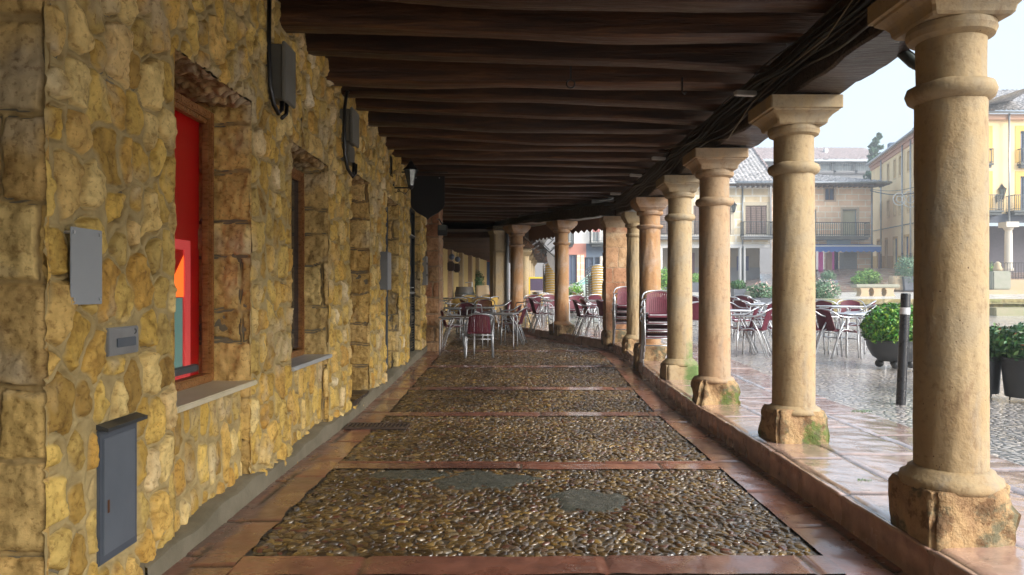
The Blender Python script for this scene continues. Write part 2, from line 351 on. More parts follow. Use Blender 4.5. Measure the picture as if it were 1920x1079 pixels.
MT['kerbslab'] = slabmat('wet_kerb_flags', (.40, .235, .18), (.48, .32, .26), (.39, .28, .235), .24, .14, 1)
MT['black'] = simple('black_paint', (.012, .012, .014), (.02, .02, .022), .4, 8, bmp=.1, bscale=90)
MT['cable'] = simple('black_cable', (.01, .01, .012), (.02, .02, .02), .35, 20)
MT['alu'] = simple('brushed_aluminium', (.60, .62, .65), (.46, .48, .52), .42, 14, metal=.8, rvar=.1)
MT['burg'] = simple('burgundy_weave', (.125, .010, .030), (.085, .008, .022), .6, 20, bmp=.5, bscale=160, bdist=.002)
MT['burgd'] = simple('dark_burgundy_weave', (.10, .006, .02), (.07, .005, .015), .4, 20, bmp=.5, bscale=160, bdist=.002)
MT['yel'] = simple('yellow_weave', (.60, .40, .10), (.48, .31, .08), .5, 20, bmp=.5, bscale=160, bdist=.002)
MT['glass_grey'] = simple('grey_plate', (.30, .33, .36), (.36, .39, .42), .25, 2, spec=.6)
# ================================================================== ground, floor, kerb
def grid_axis(pts):
    out = []
    for a, b, st in pts: out += list(np.arange(a, b, st))
    return np.array(out+[pts[-1][1]])
def kx(y):                          # inner kerb line while the arcade runs straight
    best = None
    for (xa, ya), (xb, yb) in zip(KP, KP[1:]):
        if ya <= y <= yb: return xa+(xb-xa)*(y-ya)/(yb-ya)
    return 1.0
gx = grid_axis([(-150, -20, 13), (-20, -4, 2), (-4, 12, .25), (12, 40, 1), (40, 168, 16)])
gy = grid_axis([(-60, -8, 6.5), (-8, 30, .3), (30, 80, 1), (80, 180, 20)])
GX, GY = np.meshgrid(gx, gy)
Zg = np.vectorize(lambda x, y: GZ(x, y)-.012 if (x > kx(min(max(y, -9.9), 39.9))+.5 and y > -9) or y > 41 or y < -9 else FZ(y)-.25)(GX, GY)
Zg = Zg+.012*fbm((GX*1.3), (GY*1.3), 3, 3)*(Zg > 0)
def cobble_mat():
    m, nt, p = newmat('wet_plaza_cobbles'); co = coords(nt)
    wc = nd(nt, 'ShaderNodeMapping'); wc.inputs['Scale'].default_value = (1, 1, 1); nt.links.new(co, wc.inputs[0])
    v = nd(nt, 'ShaderNodeTexVoronoi', ins={'Scale': 15, 'Randomness': .9}); nt.links.new(wc.outputs[0], v.inputs['Vector'])
    v2 = nd(nt, 'ShaderNodeTexVoronoi', feature='DISTANCE_TO_EDGE', ins={'Scale': 15, 'Randomness': .9}); nt.links.new(wc.outputs[0], v2.inputs['Vector'])
    sep = nt.nodes.new('ShaderNodeSeparateColor'); nt.links.new(v.outputs['Color'], sep.inputs[0])
    base = ramp(nt, sep.outputs[0], [(0, (.42, .39, .38)), (.4, (.56, .52, .49)), (.7, (.66, .58, .50)), (1, (.48, .46, .47))])
    base = mixc(nt, ramp(nt, v2.outputs[0], [(.02, (0, 0, 0)), (.12, (1, 1, 1))]), (.17, .155, .145), base)
    big = noise(nt, co, .55, 5, .65)
    base = mixc(nt, ramp(nt, big, [(.5, (0, 0, 0)), (.68, (.5, .5, .5))]), base, (.26, .17, .10))
    sx = nt.nodes.new('ShaderNodeSeparateXYZ'); nt.links.new(co, sx.inputs[0])
    rd = nd(nt, 'ShaderNodeMapRange', ins={'From Min': 42, 'From Max': 46}); nt.links.new(sx.outputs[1], rd.inputs[0])
    bw = nd(nt, 'ShaderNodeTexBrick', ins={'Scale': .35, 'Mortar Size': .02, 'Color1': (.34, .20, .13, 1), 'Color2': (.30, .19, .14, 1), 'Mortar': (.42, .36, .3, 1)}); nt.links.new(co, bw.inputs[0])
    base = mixc(nt, rd.outputs[0], base, bw.outputs[0])
    nt.links.new(base, p.inputs['Base Color'])
    rf = nd(nt, 'ShaderNodeMapRange', ins={'From Min': .35, 'From Max': .65, 'To Min': .16, 'To Max': .5}); nt.links.new(noise(nt, co, 1.1, 5, .65), rf.inputs[0]); nt.links.new(rf.outputs[0], p.inputs['Roughness'])
    p.inputs['Specular IOR Level'].default_value = .6; p.inputs['Coat Weight'].default_value = .9; p.inputs['Coat Roughness'].default_value = .22; p.inputs['Coat IOR'].default_value = 1.65
    b = bump(nt, p, ramp(nt, v2.outputs[0], [(0, (0, 0, 0)), (.25, (1, 1, 1))]), 1, .022); bump(nt, p, noise(nt, co, 3.5, 5), .4, .05, b)
    return m
idx = np.arange(GX.size).reshape(GX.shape)
Qg = np.stack([idx[:-1, :-1], idx[:-1, 1:], idx[1:, 1:], idx[1:, :-1]], -1).reshape(-1, 4)
tag(np_mesh('plaza_ground', np.stack([GX.ravel(), GY.ravel(), Zg.ravel()], 1), Qg, cobble_mat()), kind='structure')
# arcade floor sheet (grout between the pebbles)
fx = np.arange(-4.2, 2.7, .15); fy = np.arange(-9, 42, .15); AX, AY = np.meshgrid(fx, fy)
kxs = np.array([kx(y) for y in fy])
AXc = np.minimum(AX, kxs[:, None]+.12)
AZ = np.vectorize(FZ)(AY)+.004*fbm(AX*2, AY*2, 9, 3)
idx = np.arange(AX.size).reshape(AX.shape)
Qa = np.stack([idx[:-1, :-1], idx[:-1, 1:], idx[1:, 1:], idx[1:, :-1]], -1).reshape(-1, 4)
tag(np_mesh('arcade_floor', np.stack([AXc.ravel(), AY.ravel(), AZ.ravel()], 1), Qa, MT['grout']), kind='structure')
# strips and bands of red sandstone flags let into the pebble floor
BANDS = [-2.75, -.7, 1.35, 3.42, 5.45, 7.75, 9.5, 11.75, 14.1, 16.6]
LX0, LX1 = -1.72, -1.35
def rstrip(y): return kx(y)-.30
def slab_sheet(name, pts_fn, slen, twid, ns, nt_, cw, ch, seed, mat, h0=.012, rel=.006, kind='structure', joint=.007):
    s, t = np.meshgrid(np.linspace(0, slen, ns), np.linspace(0, twid, nt_)); s = s.ravel(); t = t.ravel()
    d, idr = ashlar(s+.01*fbm(s*3, t*3, seed, 2), t+.012*fbm(s*4, t*4, seed+3, 2)+ch*.0, cw, ch, seed, .3)
    e = smst(joint*.6, joint*1.6, d)
    hh = h0*(.15+.85*smst(joint*.3, joint*3, d))+rel*(idr-.5)+.0035*fbm(s*9, t*9, seed+8, 4)+.004*fbm(s*2.5, t*2.5, seed+9, 2)
    V = pts_fn(s, t, hh)
    ix = np.arange(ns*nt_).reshape(nt_, ns)
    Q = np.stack([ix[:-1, :-1], ix[:-1, 1:], ix[1:, 1:], ix[1:, :-1]], -1).reshape(-1, 4)
    return V, Q, e, idr
def vFZ(y): return np.interp(y, [a for a, b in FT], [b for a, b in FT])
def vKZ(y): return np.interp(y, [a for a, b in KT], [b for a, b in KT])
def vkx(y): return np.interp(y, [b for a, b in KP], [a for a, b in KP])
acc = [[], [], [], []]
def addslab(r):
    n = sum(len(v) for v in acc[0]); acc[0].append(r[0]); acc[1].append(r[1]+n); acc[2].append(r[2]); acc[3].append(r[3])
addslab(slab_sheet('', lambda s, t, h: np.stack([LX0+t+.018*fbm(s*5, t*0, 4, 3)*(t > .2), s-6, vFZ(s-6)+h], 1), 22, LX1-LX0, 1100, 14, .75, 2, 11, None))
addslab(slab_sheet('', lambda s, t, h: np.stack([vkx(s-6)-.31+t, s-6, vFZ(s-6)+h], 1), 26, .33, 1300, 13, .85, 2, 12, None))
for k, yb in enumerate(BANDS):
    w = rstrip(yb)-LX1
    addslab(slab_sheet('', lambda s, t, h: np.stack([LX1+s, yb-.01*fbm(s*4, t*0, 5+k, 3)+t, vFZ(yb+t)+h-.001], 1), w, .235, int(w/.022), 13, 1.15, 2, 20+k, None))
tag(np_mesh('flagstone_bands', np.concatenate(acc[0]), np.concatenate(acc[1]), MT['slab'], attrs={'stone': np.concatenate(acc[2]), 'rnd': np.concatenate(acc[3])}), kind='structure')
# pebbles
PATCH = [(.50, 4.62, .27, .26), (-.22, 5.12, .36, .24), (-.75, 5.3, .25, .14)]
def patch_d(x, y):
    m = 9+0*x
    for i, (cx, cy, a, b) in enumerate(PATCH):
        w = 1+.5*fbm(x*5+i*9, y*5, 41+i, 4)
        m = np.minimum(m, np.hypot((x-cx)/a, (y-cy)/b)/w)
    return m
rng = np.random.default_rng(5)
def pebbles(y0, y1, sx, sy, rings, seg, name):
    xs = np.arange(-1.36, 1.9, sx); ys = np.arange(y0, y1, sy); X, Y = np.meshgrid(xs, ys)
    X = X+((np.arange(len(ys)) % 2)*.5*sx)[:, None]
    X = (X+rng.uniform(-.36, .36, X.shape)*sx).ravel(); Y = (Y+rng.uniform(-.36, .36, (len(ys), len(xs)))*sy).ravel()
    k = (X > LX1+.012) & (X < vkx(Y)-.325) & (patch_d(X, Y) > .70+.42*rng.random(X.shape))
    for b in BANDS: k &= ~((Y > b-.012) & (Y < b+.247))
    X = X[k]; Y = Y[k]; n = len(X)
    sv = rng.uniform(.72, 1.28, n); a = sx*rng.uniform(.50, .84, n)*sv; b = sy*rng.uniform(.42, .64, n)*sv; h = rng.uniform(.005, .011, n)
    th = rng.normal(.25, .75, n)+.9*vn(X*1.3, Y*1.3, 8); tx = rng.normal(0, .2, n); ty = rng.normal(0, .2, n)
    base = [(0, 0, 1.)]
    for r in range(1, rings+1):
        f = r/rings
        for s in range(seg):
            an = 2*math.pi*(s+.5*(r % 2))/seg; base.append((math.cos(an)*math.sin(f*1.57), math.sin(an)*math.sin(f*1.57), math.cos(f*1.57)-.25*(r == rings)))
    B = np.array(base); nb = len(B)
    jit = 1+rng.uniform(-.16, .16, (n, nb))
    lx = B[None, :, 0]*a[:, None]*jit; ly = B[None, :, 1]*b[:, None]*jit
    # squarer outlines
    lx *= 1+.12*np.abs(B[None, :, 0]*B[None, :, 1]); ly *= 1+.12*np.abs(B[None, :, 0]*B[None, :, 1])
    lz = B[None, :, 2]*h[:, None]*(1+.0*jit)+lx*tx[:, None]*.5+ly*ty[:, None]*.5
    c, s_ = np.cos(th)[:, None], np.sin(th)[:, None]
    V = np.stack([X[:, None]+lx*c-ly*s_, Y[:, None]+lx*s_+ly*c, vFZ(Y)[:, None]+lz+.001], -1).reshape(-1, 3)
    tris = []
    for s in range(seg): tris.append((0, 1+s, 1+(s+1) % seg))
    for r in range(1, rings):
        o0 = 1+(r-1)*seg; o1 = 1+r*seg
        sh = 0 if r % 2 else 0
        for s in range(seg):
            A_, B_, C_, D_ = o0+s, o0+(s+1) % seg, o1+(s+1) % seg, o1+s
            if r % 2: tris += [(A_, D_, C_), (A_, C_, B_)][::1]
            else: tris += [(A_, D_, B_), (B_, D_, C_)]
    T = (np.array(tris)[None]+(np.arange(n)*nb)[:, None, None]).reshape(-1, 3)
    return V, T
parts = [pebbles(2.3, 7.7, .047, .036, 3, 8, ''), pebbles(7.7, 12, .050, .038, 2, 7, ''), pebbles(12, 19.5, .056, .044, 2, 6, ''), pebbles(-6, 2.3, .056, .044, 2, 6, '')]
off = 0; VV = []; TT = []
for V_, T_ in parts: VV.append(V_); TT.append(T_+off); off += len(V_)
tag(np_mesh('pebble_paving', np.concatenate(VV), np.concatenate(TT), MT['pebble']), kind='structure')
for i, (cx, cy, a, b) in enumerate(PATCH):
    g = 60; u, v = np.meshgrid(np.linspace(-1.25, 1.25, g), np.linspace(-1.25, 1.25, g)); X = cx+u*a*1.1; Y = cy+v*b*1.1
    w = 1+.5*fbm(X*5+i*9, Y*5, 41+i, 4); d = np.hypot((X-cx)/a, (Y-cy)/b)/w
    Zc = .016*(1-smst(.75, 1.18, d))-.006+.003*fbm(X*14, Y*14, 60+i, 4)*(d < 1.1)
    ix = np.arange(g*g).reshape(g, g); Q = np.stack([ix[:-1, :-1], ix[:-1, 1:], ix[1:, 1:], ix[1:, :-1]], -1).reshape(-1, 4)
    Q = Q[(d.ravel()[Q].mean(1) < 1.15)]
    tag(np_mesh('cement_patch', np.stack([X.ravel(), Y.ravel(), Zc.ravel()], 1), Q, MT['cement']), kind='structure')
# kerb with its flags on the plaza side
kpa = np.array(KP); seg = np.hypot(*np.diff(kpa, axis=0).T); cum = np.concatenate([[0], np.cumsum(seg)])
def kerb_xy(s, t):
    x = np.interp(s, cum, kpa[:, 0]); y = np.interp(s, cum, kpa[:, 1])
    x2 = np.interp(s+.6, cum, kpa[:, 0]); y2 = np.interp(s+.6, cum, kpa[:, 1]); x1 = np.interp(s-.6, cum, kpa[:, 0]); y1 = np.interp(s-.6, cum, kpa[:, 1])
    tx, ty = x2-x1, y2-y1; L = np.hypot(tx, ty)+1e-9; return x+ty/L*t, y-tx/L*t
def kerb_pts(s, t, h):
    s = s+2; x, y = kerb_xy(s, t+.012*fbm(s*3, t*0, 88, 3)*(t < .05)); return np.stack([x, y, vKZ(y)+h-.012], 1)
V, Q, e, idr = slab_sheet('', kerb_pts, 38, 1.5, 2000, 90, .95, .5, 33, None, h0=.014, rel=.009, joint=.009)
ns, ntt = 2000, 90
# round the arris and drop the riser to the floor
rows = V.reshape(ntt, ns, 3); fr = []
for k, (dx, dz) in enumerate([(.004, -.008), (.0, -.022), (.0, -.07), (.003, -.13), (.0, -.30)]):
    q = rows[0].copy(); q[:, 0] += -dx; q[:, 2] += dz; q[:, 0] += .007*fbm(q[:, 1]*9, q[:, 2]*25, 44, 3); fr.append(q)
Vf = np.concatenate(fr[::-1]+[rows.reshape(-1, 3)]); nf = len(fr); nr = ntt+nf
ix = np.arange(nr*ns).reshape(nr, ns); Q = np.stack([ix[:-1, :-1], ix[:-1, 1:], ix[1:, 1:], ix[1:, :-1]], -1).reshape(-1, 4)
E = np.concatenate([np.tile(e[:ns]*.0+smst(0, .01, ashlar(np.linspace(0, 38, ns), np.full(ns, .25), .95, .5, 33, .3)[0]), nf), e]); I = np.concatenate([np.tile(idr[:ns], nf), idr])
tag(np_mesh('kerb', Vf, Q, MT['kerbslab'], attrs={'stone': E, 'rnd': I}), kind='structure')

# ================================================================== stone building on the left
WX = -1.70; WTOP = 3.46; W0, W1 = 2.66, 14.25
bld = empty('stone_building', (WX, W0, 0), 0, 'long ochre rubble stone building front lining the left side of the arcade', 'building')
def loc(o): o.location = (-WX, -W0, 0) if o.parent is bld else o.location; return o
def wp(o): o.location = (-WX, -W0, 0); return o      # parts are modelled in world coordinates
OP = {'w1': (3.64, 4.72, .10, 2.57), 'w2': (5.57, 6.70, .10, 2.50), 'd3': (7.60, 8.65, .13, 2.62), 'd4': (9.72, 10.85, .12, 2.63), 'd5': (12.0, 13.4, .12, 2.85), 'vent': (10.05, 10.32, 2.95, 3.24)}
def holes(y0): return [(a-y0, b-y0, c, d) for a, b, c, d in OP.values()]
wp(stone_panel('wall', (WX, W0-.02, 0), (0, 1, 0), (0, 0, 1), (1, 0, 0), 3.22, WTOP, .0056, .006, MT['rubble'], bld, cw=.15, ch=.205, seed=3, holes=holes(W0-.02), joint=.014, relief=.026, rough=.010, flat=[(2.962-W0+.02, 3.29-W0+.02, .20, .80), (3.03-W0+.02, 3.295-W0+.02, 1.062, 1.202)]))
wp(stone_panel('wall', (WX, W0+3.2, 0), (0, 1, 0), (0, 0, 1), (1, 0, 0), W1-W0-3.2, WTOP, .012, .010, MT['rubble'], bld, cw=.15, ch=.205, seed=9, holes=holes(W0+3.2), joint=.015, relief=.032, rough=.010))
wp(stone_panel('wall', (WX, -7, 0), (0, 1, 0), (0, 0, 1), (1, 0, 0), 8.3, WTOP, .04, .04, MT['rubble'], bld, cw=.16, ch=.2, seed=10))
# solid core behind the facing, open where the openings are
def wall_cells(mb, u0, u1, z0, z1, hs, mk):
    us = sorted({u0, u1, *[min(max(h[0], u0), u1) for h in hs], *[min(max(h[1], u0), u1) for h in hs]}); zs = sorted({z0, z1, *[min(max(h[2], z0), z1) for h in hs], *[min(max(h[3], z0), z1) for h in hs]})
    for a, b in zip(us, us[1:]):
        for c, d in zip(zs, zs[1:]):
            um, zm = (a+b)/2, (c+d)/2
            if not any(h[0] < um < h[1] and h[2] < zm < h[3] for h in hs): mk(mb, a, b, c, d)
    return mb
core = wall_cells(MB(), W0+.012, W1, -.2, WTOP, [(a-.004, b+.004, c-.012, d+.012) for a, b, c, d in OP.values()], lambda m, a, b, c, d: m.box(WX-.55, WX-.022, a, b, c, d))
core.box(WX-.55, WX-.03, -7, 1.3, -.2, WTOP)
wp(core.build('wall_core', MT['plinthc'], bld))
# near corner: end of the wall turned towards the camera, big worn quoins
wp(stone_panel('corner_quoins', (-2.6, W0, 0), (1, 0, 0), (0, 0, 1), (0, -1, 0), .905, WTOP, .006, .007, MT['quoin'], bld, mode='ashlar', cw=.48, ch=.34, seed=21, joint=.012, relief=.02, rough=.007))
wp(MB().box(-2.66, -2.58, 1.3, 2.66, 0, 2.7).box(-2.66, WX-.03, 1.3, 2.66, 2.7, WTOP).build('recess_back', MT['brownframe'], bld))
for nm, (a, b, c, d) in list(OP.items())[:5]:
    dep = {'w1': .40, 'w2': .34, 'd3': .45, 'd4': .34, 'd5': .16}[nm]
    wp(stone_panel('jamb', (WX-dep, b, c), (1, 0, 0), (0, 0, 1), (0, -1, 0), dep+.006, d-c, .008, .009, MT['quoin'], bld, mode='ashlar', cw=.6, ch=.29, seed=17+int(a*10), joint=.011, relief=.022, rough=.009, warp=.03))
    wp(stone_panel('jamb', (WX-dep, a, c), (1, 0, 0), (0, 0, 1), (0, 1, 0), dep+.006, d-c, .02, .02, MT['quoin'], bld, mode='ashlar', cw=.6, ch=.29, seed=int(a*13)))
    wp(stone_panel('lintel', (WX-dep, a, d), (1, 0, 0), (0, 1, 0), (0, 0, -1), dep+.006, b-a, .01, .01, MT['lintel'], bld, mode='ashlar', cw=.5, ch=.085, seed=int(a*17), joint=.008, relief=.03, rough=.02))
# recessed spandrels below the two windows
for nm in ('w1', 'w2'):
    a, b, c, d = OP[nm]
    wp(stone_panel('spandrel', (WX-.055, a, 0), (0, 1, 0), (0, 0, 1), (1, 0, 0), b-a-.02, .74, .0065, .0065, MT['rubble'], bld, cw=.125, ch=.25, seed=61 if nm == 'w1' else 62, joint=.012, relief=.02))
# cement footing
ff = MB(); ys = np.arange(3.3, 14.9, .12)
for y0_, y1_ in zip(ys, ys[1:]):
    t0 = .125+FZ(y0_)+.022*math.sin(y0_*3.1)+.012*math.sin(y0_*11); t1 = .125+FZ(y1_)+.022*math.sin(y1_*3.1)+.012*math.sin(y1_*11)
    x0_, x1_ = -1.652+.006*math.sin(y0_*2), -1.652+.006*math.sin(y1_*2)
    ff.add([(x0_, y0_, -.1), (x1_, y1_, -.1), (x1_-.008, y1_, t1-.012), (x0_-.008, y0_, t0-.012), (x0_-.03, y0_, t0), (x1_-.03, y1_, t1), (WX-.08, y1_, t1+.004), (WX-.08, y0_, t0+.004)], [(0, 1, 2, 3), (3, 2, 5, 4), (4, 5, 6, 7)])
ff.add([(-1.662, 3.3, -.1), (-1.672, 3.3, .11), (WX-.08, 3.3, .12), (WX-.08, 3.3, -.1)], [(0, 1, 2, 3)])
wp(ff.build('footing', MT['plinthc'], bld, smooth='auto'))
# windows
def pane_mat(name, c, rough=.08):
    m, nt, p = newmat(name); co = coords(nt)
    nt.links.new(ramp(nt, noise(nt, co, 1.5, 2), [(.3, c), (.7, tuple(x*1.5 for x in c))]), p.inputs['Base Color']); p.inputs['Roughness'].default_value = rough; p.inputs['Specular IOR Level'].default_value = .8
    return m
MT['darkpane'] = pane_mat('dark_glass', (.02, .024, .028)); MT['sill'] = simple('cream_stone_sill', (.62, .54, .36), (.70, .62, .46), .5, 5, bmp=.15, bscale=60)
MT['sillgrey'] = simple('grey_stone_sill', (.42, .43, .43), (.52, .53, .53), .35, 5, bmp=.15, bscale=60)
def glassy(name):
    m, nt, p = newmat(name); n = noise(nt, coords(nt), 3, 2); nt.links.new(ramp(nt, n, [(0, (.9, .95, .95)), (1, (1, 1, 1))]), p.inputs['Base Color'])
    p.inputs['Roughness'].default_value = .02; p.inputs['Transmission Weight'].default_value = 1; p.inputs['IOR'].default_value = 1.05; return m
MT['clear'] = glassy('clear_glass')
def window(nm, fx, sillz, sillmat, z1, label=None):
    a, b, c, d = OP[nm]; w = MB(); fw = .055
    w.bbox(fx-.05, fx+.02, b-fw, b-.012, sillz+.03, z1, .008).bbox(fx-.05, fx+.02, a+.012, a+fw, sillz+.03, z1, .008)
    w.bbox(fx-.05, fx+.02, a+fw, b-fw, z1-fw, z1-.002, .008).bbox(fx-.05, fx+.03, a+fw, b-fw, sillz+.03, sillz+.03+fw, .008)
    w.bbox(fx-.045, fx+.005, b-fw-.012, b-fw+.002, sillz+.1, z1-fw, .006).bbox(fx-.045, fx+.005, a+fw, b-fw-.03, z1-fw-.03, z1-fw+.002, .006)
    f = w.build('window', MT['brownframe'], bld, smooth='auto'); wp(f)
    MB().box(fx-.03, fx-.024, a+fw-.01, b-fw, sillz+.1, z1-fw).build('pane', MT['clear'] if nm == 'w1' else MT['darkpane'], f)
    MB().bbox(fx-.06, WX+.035, a-.02, b+.03, sillz, sillz+.032, .006).build('sill', sillmat, f)
window('w1', -1.95, .735, MT['sill'], 2.50); window('w2', -1.93, .73, MT['sillgrey'], 2.43)
# cash machine behind the first window
atm = empty('cash_machine', (-2.1, 4.2, .735), 0, 'bright red cash machine with lit orange niche behind the first wooden window', 'cash machine')
def emis(name, c, st, base=None, rough=.4):
    m, nt, p = newmat(name); n = noise(nt, coords(nt), 2, 2); nt.links.new(ramp(nt, n, [(.2, tuple(x*.85 for x in (base or c))), (.8, base or c)]), p.inputs['Base Color'])
    p.inputs['Emission Color'].default_value = (*c, 1); p.inputs['Emission Strength'].default_value = st; p.inputs['Roughness'].default_value = rough; return m
MT['red'] = emis('red_panel_added_glow', (.75, .004, .004), .03, (.45, .006, .005), .35); MT['redrim'] = emis('light_red_surround', (1, .08, .08), .12, (.75, .10, .10))  # faint glow added to panel and surround to brighten their red
MT['orange'] = emis('orange_lamp_glow', (1, .16, .02), .45, (.8, .2, .04)); MT['teal'] = emis('teal_screen', (.08, .16, .14), .35, (.12, .2, .18)); MT['steelblue'] = simple('blue_grey_metal', (.10, .125, .16), (.13, .155, .19), .4, 5, metal=.3, bmp=.1)
def ap(mb, n, m): o = mb.build(n, m, atm); o.location = (2.1, -4.2, -.735); return o
ap(MB().box(-2.45, -2.03, 3.7, 4.70, .77, 2.5), 'red_panel', MT['red'])
s = MB().box(-2.03, -2.018, 4.475, 4.55, .78, 1.66).box(-2.03, -2.018, 3.9, 3.95, .78, 1.66).box(-2.03, -2.018, 3.95, 4.475, 1.60, 1.66).box(-2.03, -2.018, 3.95, 4.475, .78, .84)
ap(s, 'surround', MT['redrim']); ap(MB().add([(-2.027, 3.95, 1.31), (-2.027, 4.475, 1.31), (-2.027, 4.475, 1.57), (-2.027, 4.36, 1.45), (-2.027, 3.95, 1.40)], [(0, 1, 2, 3, 4)]), 'lamp_niche', MT['orange'])
ap(MB().box(-2.029, -2.024, 3.97, 4.453, .87, 1.305), 'screen', MT['teal']); ap(MB().bbox(-2.03, -1.985, 3.9, 4.60, .84, .885, .008), 'shelf', MT['steelblue'])
# doors
d3 = MB().box(WX-.45, WX-.40, 7.6, 8.65, .15, 2.6).bbox(WX-.40, WX-.385, 7.72, 8.53, .3, 1.1, .01).bbox(WX-.40, WX-.385, 7.72, 8.53, 1.2, 2.45, .01).build('door', MT['brownframe'], bld); wp(d3)
wp(MB().bbox(WX-.45, WX+.02, 7.62, 8.63, .10, .165, .008).build('threshold', MT['slab'], bld))
d4 = MB().bbox(WX-.20, WX-.15, 9.73, 9.79, .13, 2.6, .005).bbox(WX-.20, WX-.15, 10.77, 10.83, .13, 2.6, .005).bbox(WX-.20, WX-.15, 9.79, 10.77, 2.53, 2.6, .005).bbox(WX-.20, WX-.15, 9.79, 10.77, .13, .22, .005).bbox(WX-.19, WX-.16, 9.79, 10.77, 1.98, 2.03, .005).build('door', MT['steelblue'], bld); wp(d4)
MB().box(WX-.178, WX-.17, 9.79, 10.77, .2, 2.55).build('pane', pane_mat('grey_glass', (.09, .10, .10)), d4)
d5 = MB(); fx = WX-.12
for y_ in (12.02, 12.66, 12.74, 13.32): d5.bbox(fx-.03, fx+.03, y_, y_+.06, .14, 2.82, .006)
for z_ in (.14, .82, 1.28, 2.30, 2.76): d5.bbox(fx-.028, fx+.028, 12.08, 13.32, z_, z_+.06, .006)
for i in range(22): d5.box(fx-.02, fx+.012, 12.08, 13.32, .22+i*.047, .242+i*.047)
d5.box(fx-.03, fx-.022, 12.08, 13.32, .2, 2.8)
d5o = d5.build('door', simple('black_iron_door', (.015, .02, .024), (.025, .03, .035), .35, 5), bld); wp(d5o)
MB().box(fx+.032, fx+.04, 12.02, 13.38, 2.33, 2.345).build('trim', MT['alu'], d5o); MB().box(fx+.032, fx+.04, 12.02, 13.38, 1.30, 1.315).build('trim', MT['alu'], d5o)
MB().tube([(fx+.03, 12.6, 1.40), (fx+.08, 12.6, 1.40), (fx+.09, 12.72, 1.40), (fx+.03, 12.74, 1.40)], .011).build('handle', MT['alu'], d5o)
v = OP['vent']; wp(MB().box(WX-.12, WX-.10, v[0], v[1], v[2], v[3]).build('vent', MT['black'], bld))
# end pier of the building, stepping out into the arcade
wp(stone_panel('end_pier', (-1.78, W1, 0), (1, 0, 0), (0, 0, 1), (0, -1, 0), .34, WTOP, .009, .01, MT['ashlar_red'], bld, mode='ashlar', cw=.5, ch=.30, seed=71, relief=.02, rough=.008))
wp(stone_panel('end_pier', (-1.44, W1, 0), (0, 1, 0), (0, 0, 1), (1, 0, 0), .75, WTOP, .012, .012, MT['ashlar_red'], bld, mode='ashlar', cw=.5, ch=.30, seed=72, relief=.02))
wp(MB().box(-2.5, -1.46, W1+.02, 15.0, 0, WTOP).build('pier_core', MT['plinthc'], bld))
wp(MB().box(-9, 2.35, -7.5, 15.5, 3.66, 9).build('upper_floor', MT['plinthc'], bld))  # unseen storey above the ceiling, put in to block light
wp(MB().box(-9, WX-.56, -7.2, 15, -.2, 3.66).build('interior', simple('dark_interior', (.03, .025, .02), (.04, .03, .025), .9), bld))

# ================================================================== timber ceiling
ceil = empty('timber_ceiling', (0, 2, 3.2), 0, 'dark varnished timber ceiling of crosswise joists over the near arcade', 'ceiling')
def cp(o, x=0, y=0, z=0): o.location = (x, y-2, z-3.2); return o
def beam_right(y): return lerp_tab([(-10, 2.30), (12, 2.30), (14.2, 2.25), (15.2, 1.9), (16.4, 1.3), (18.3, .25), (20, -.4)], y)
rj = random.Random(3)
def joist(y, xl, xr, zl, zr, w, h, seed):
    n = max(6, int((xr-xl)/.12)); V = []; fs = []
    prof = [(-.5, .02), (-.47, -.42), (-.36, -.5), (0, -.53), (.36, -.5), (.47, -.42), (.5, .02), (.5, .5), (-.5, .5)]
    m = len(prof); rr = random.Random(seed); ph = [rr.uniform(0, 6) for _ in range(6)]
    for i in range(n+1):
        t = i/n; x = xl+(xr-xl)*t
        dy = .03*(ph[5]/3-1)*(x/2)+.018*math.sin(x*1.1+ph[0])+.005*math.sin(x*3.7+ph[1]); dz = .022*math.sin(x*.9+ph[2])+.004*math.sin(x*4.1+ph[3]); s_ = 1+.07*math.sin(x*2.3+ph[4])
        for a, b in prof:
            V.append((x, a*w*s_+dy+.004*math.sin(x*23+a*9+ph[5]), zl+(zr-zl)*t+h/2+b*h*(s_ if b < 0 else 1)+dz*(b < .3)))
    for i in range(n):
        for k in range(m): fs.append((i*m+k, (i+1)*m+k, (i+1)*m+(k+1) % m, i*m+(k+1) % m))
    fs += [tuple(range(m)), tuple(n*m+k for k in range(m-1, -1, -1))]
    mb = MB(); mb.v = V; mb.f = fs; mb.mi = [0]*len(fs); return mb
jy = 5.3-.64*15; k = 0
while jy < 20.2:
    zl, zr = 3.30, 3.20
    if jy > 15: zl = 3.24; zr = 3.2
    xl = -1.78 if jy < 15 else -3.3
    xr = beam_right(jy)+rj.uniform(-.02, .12)-.08
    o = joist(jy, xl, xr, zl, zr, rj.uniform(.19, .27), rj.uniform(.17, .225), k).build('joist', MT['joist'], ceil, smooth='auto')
    o.location = (0, jy-2, -3.2); k += 1
    jy += .64+rj.uniform(-.05, .05)
bd = MB(); y_ = -6.0
pl = [(-1.9, 3.475), (2.5, 3.385)]
for i in range(-3, 22): # boards running along the arcade
    x0 = -1.9+i*.215
    if x0 < -3.6 or x0 > 2.4: continue
    z0 = 3.475-.0205*(x0+1.9)*1.0
    bd.box(x0, x0+.209, -6, 15.0 if x0 < -1.8 else 22, z0, z0+.03)
cp(bd.build('ceiling_boards', MT['plank'], ceil))
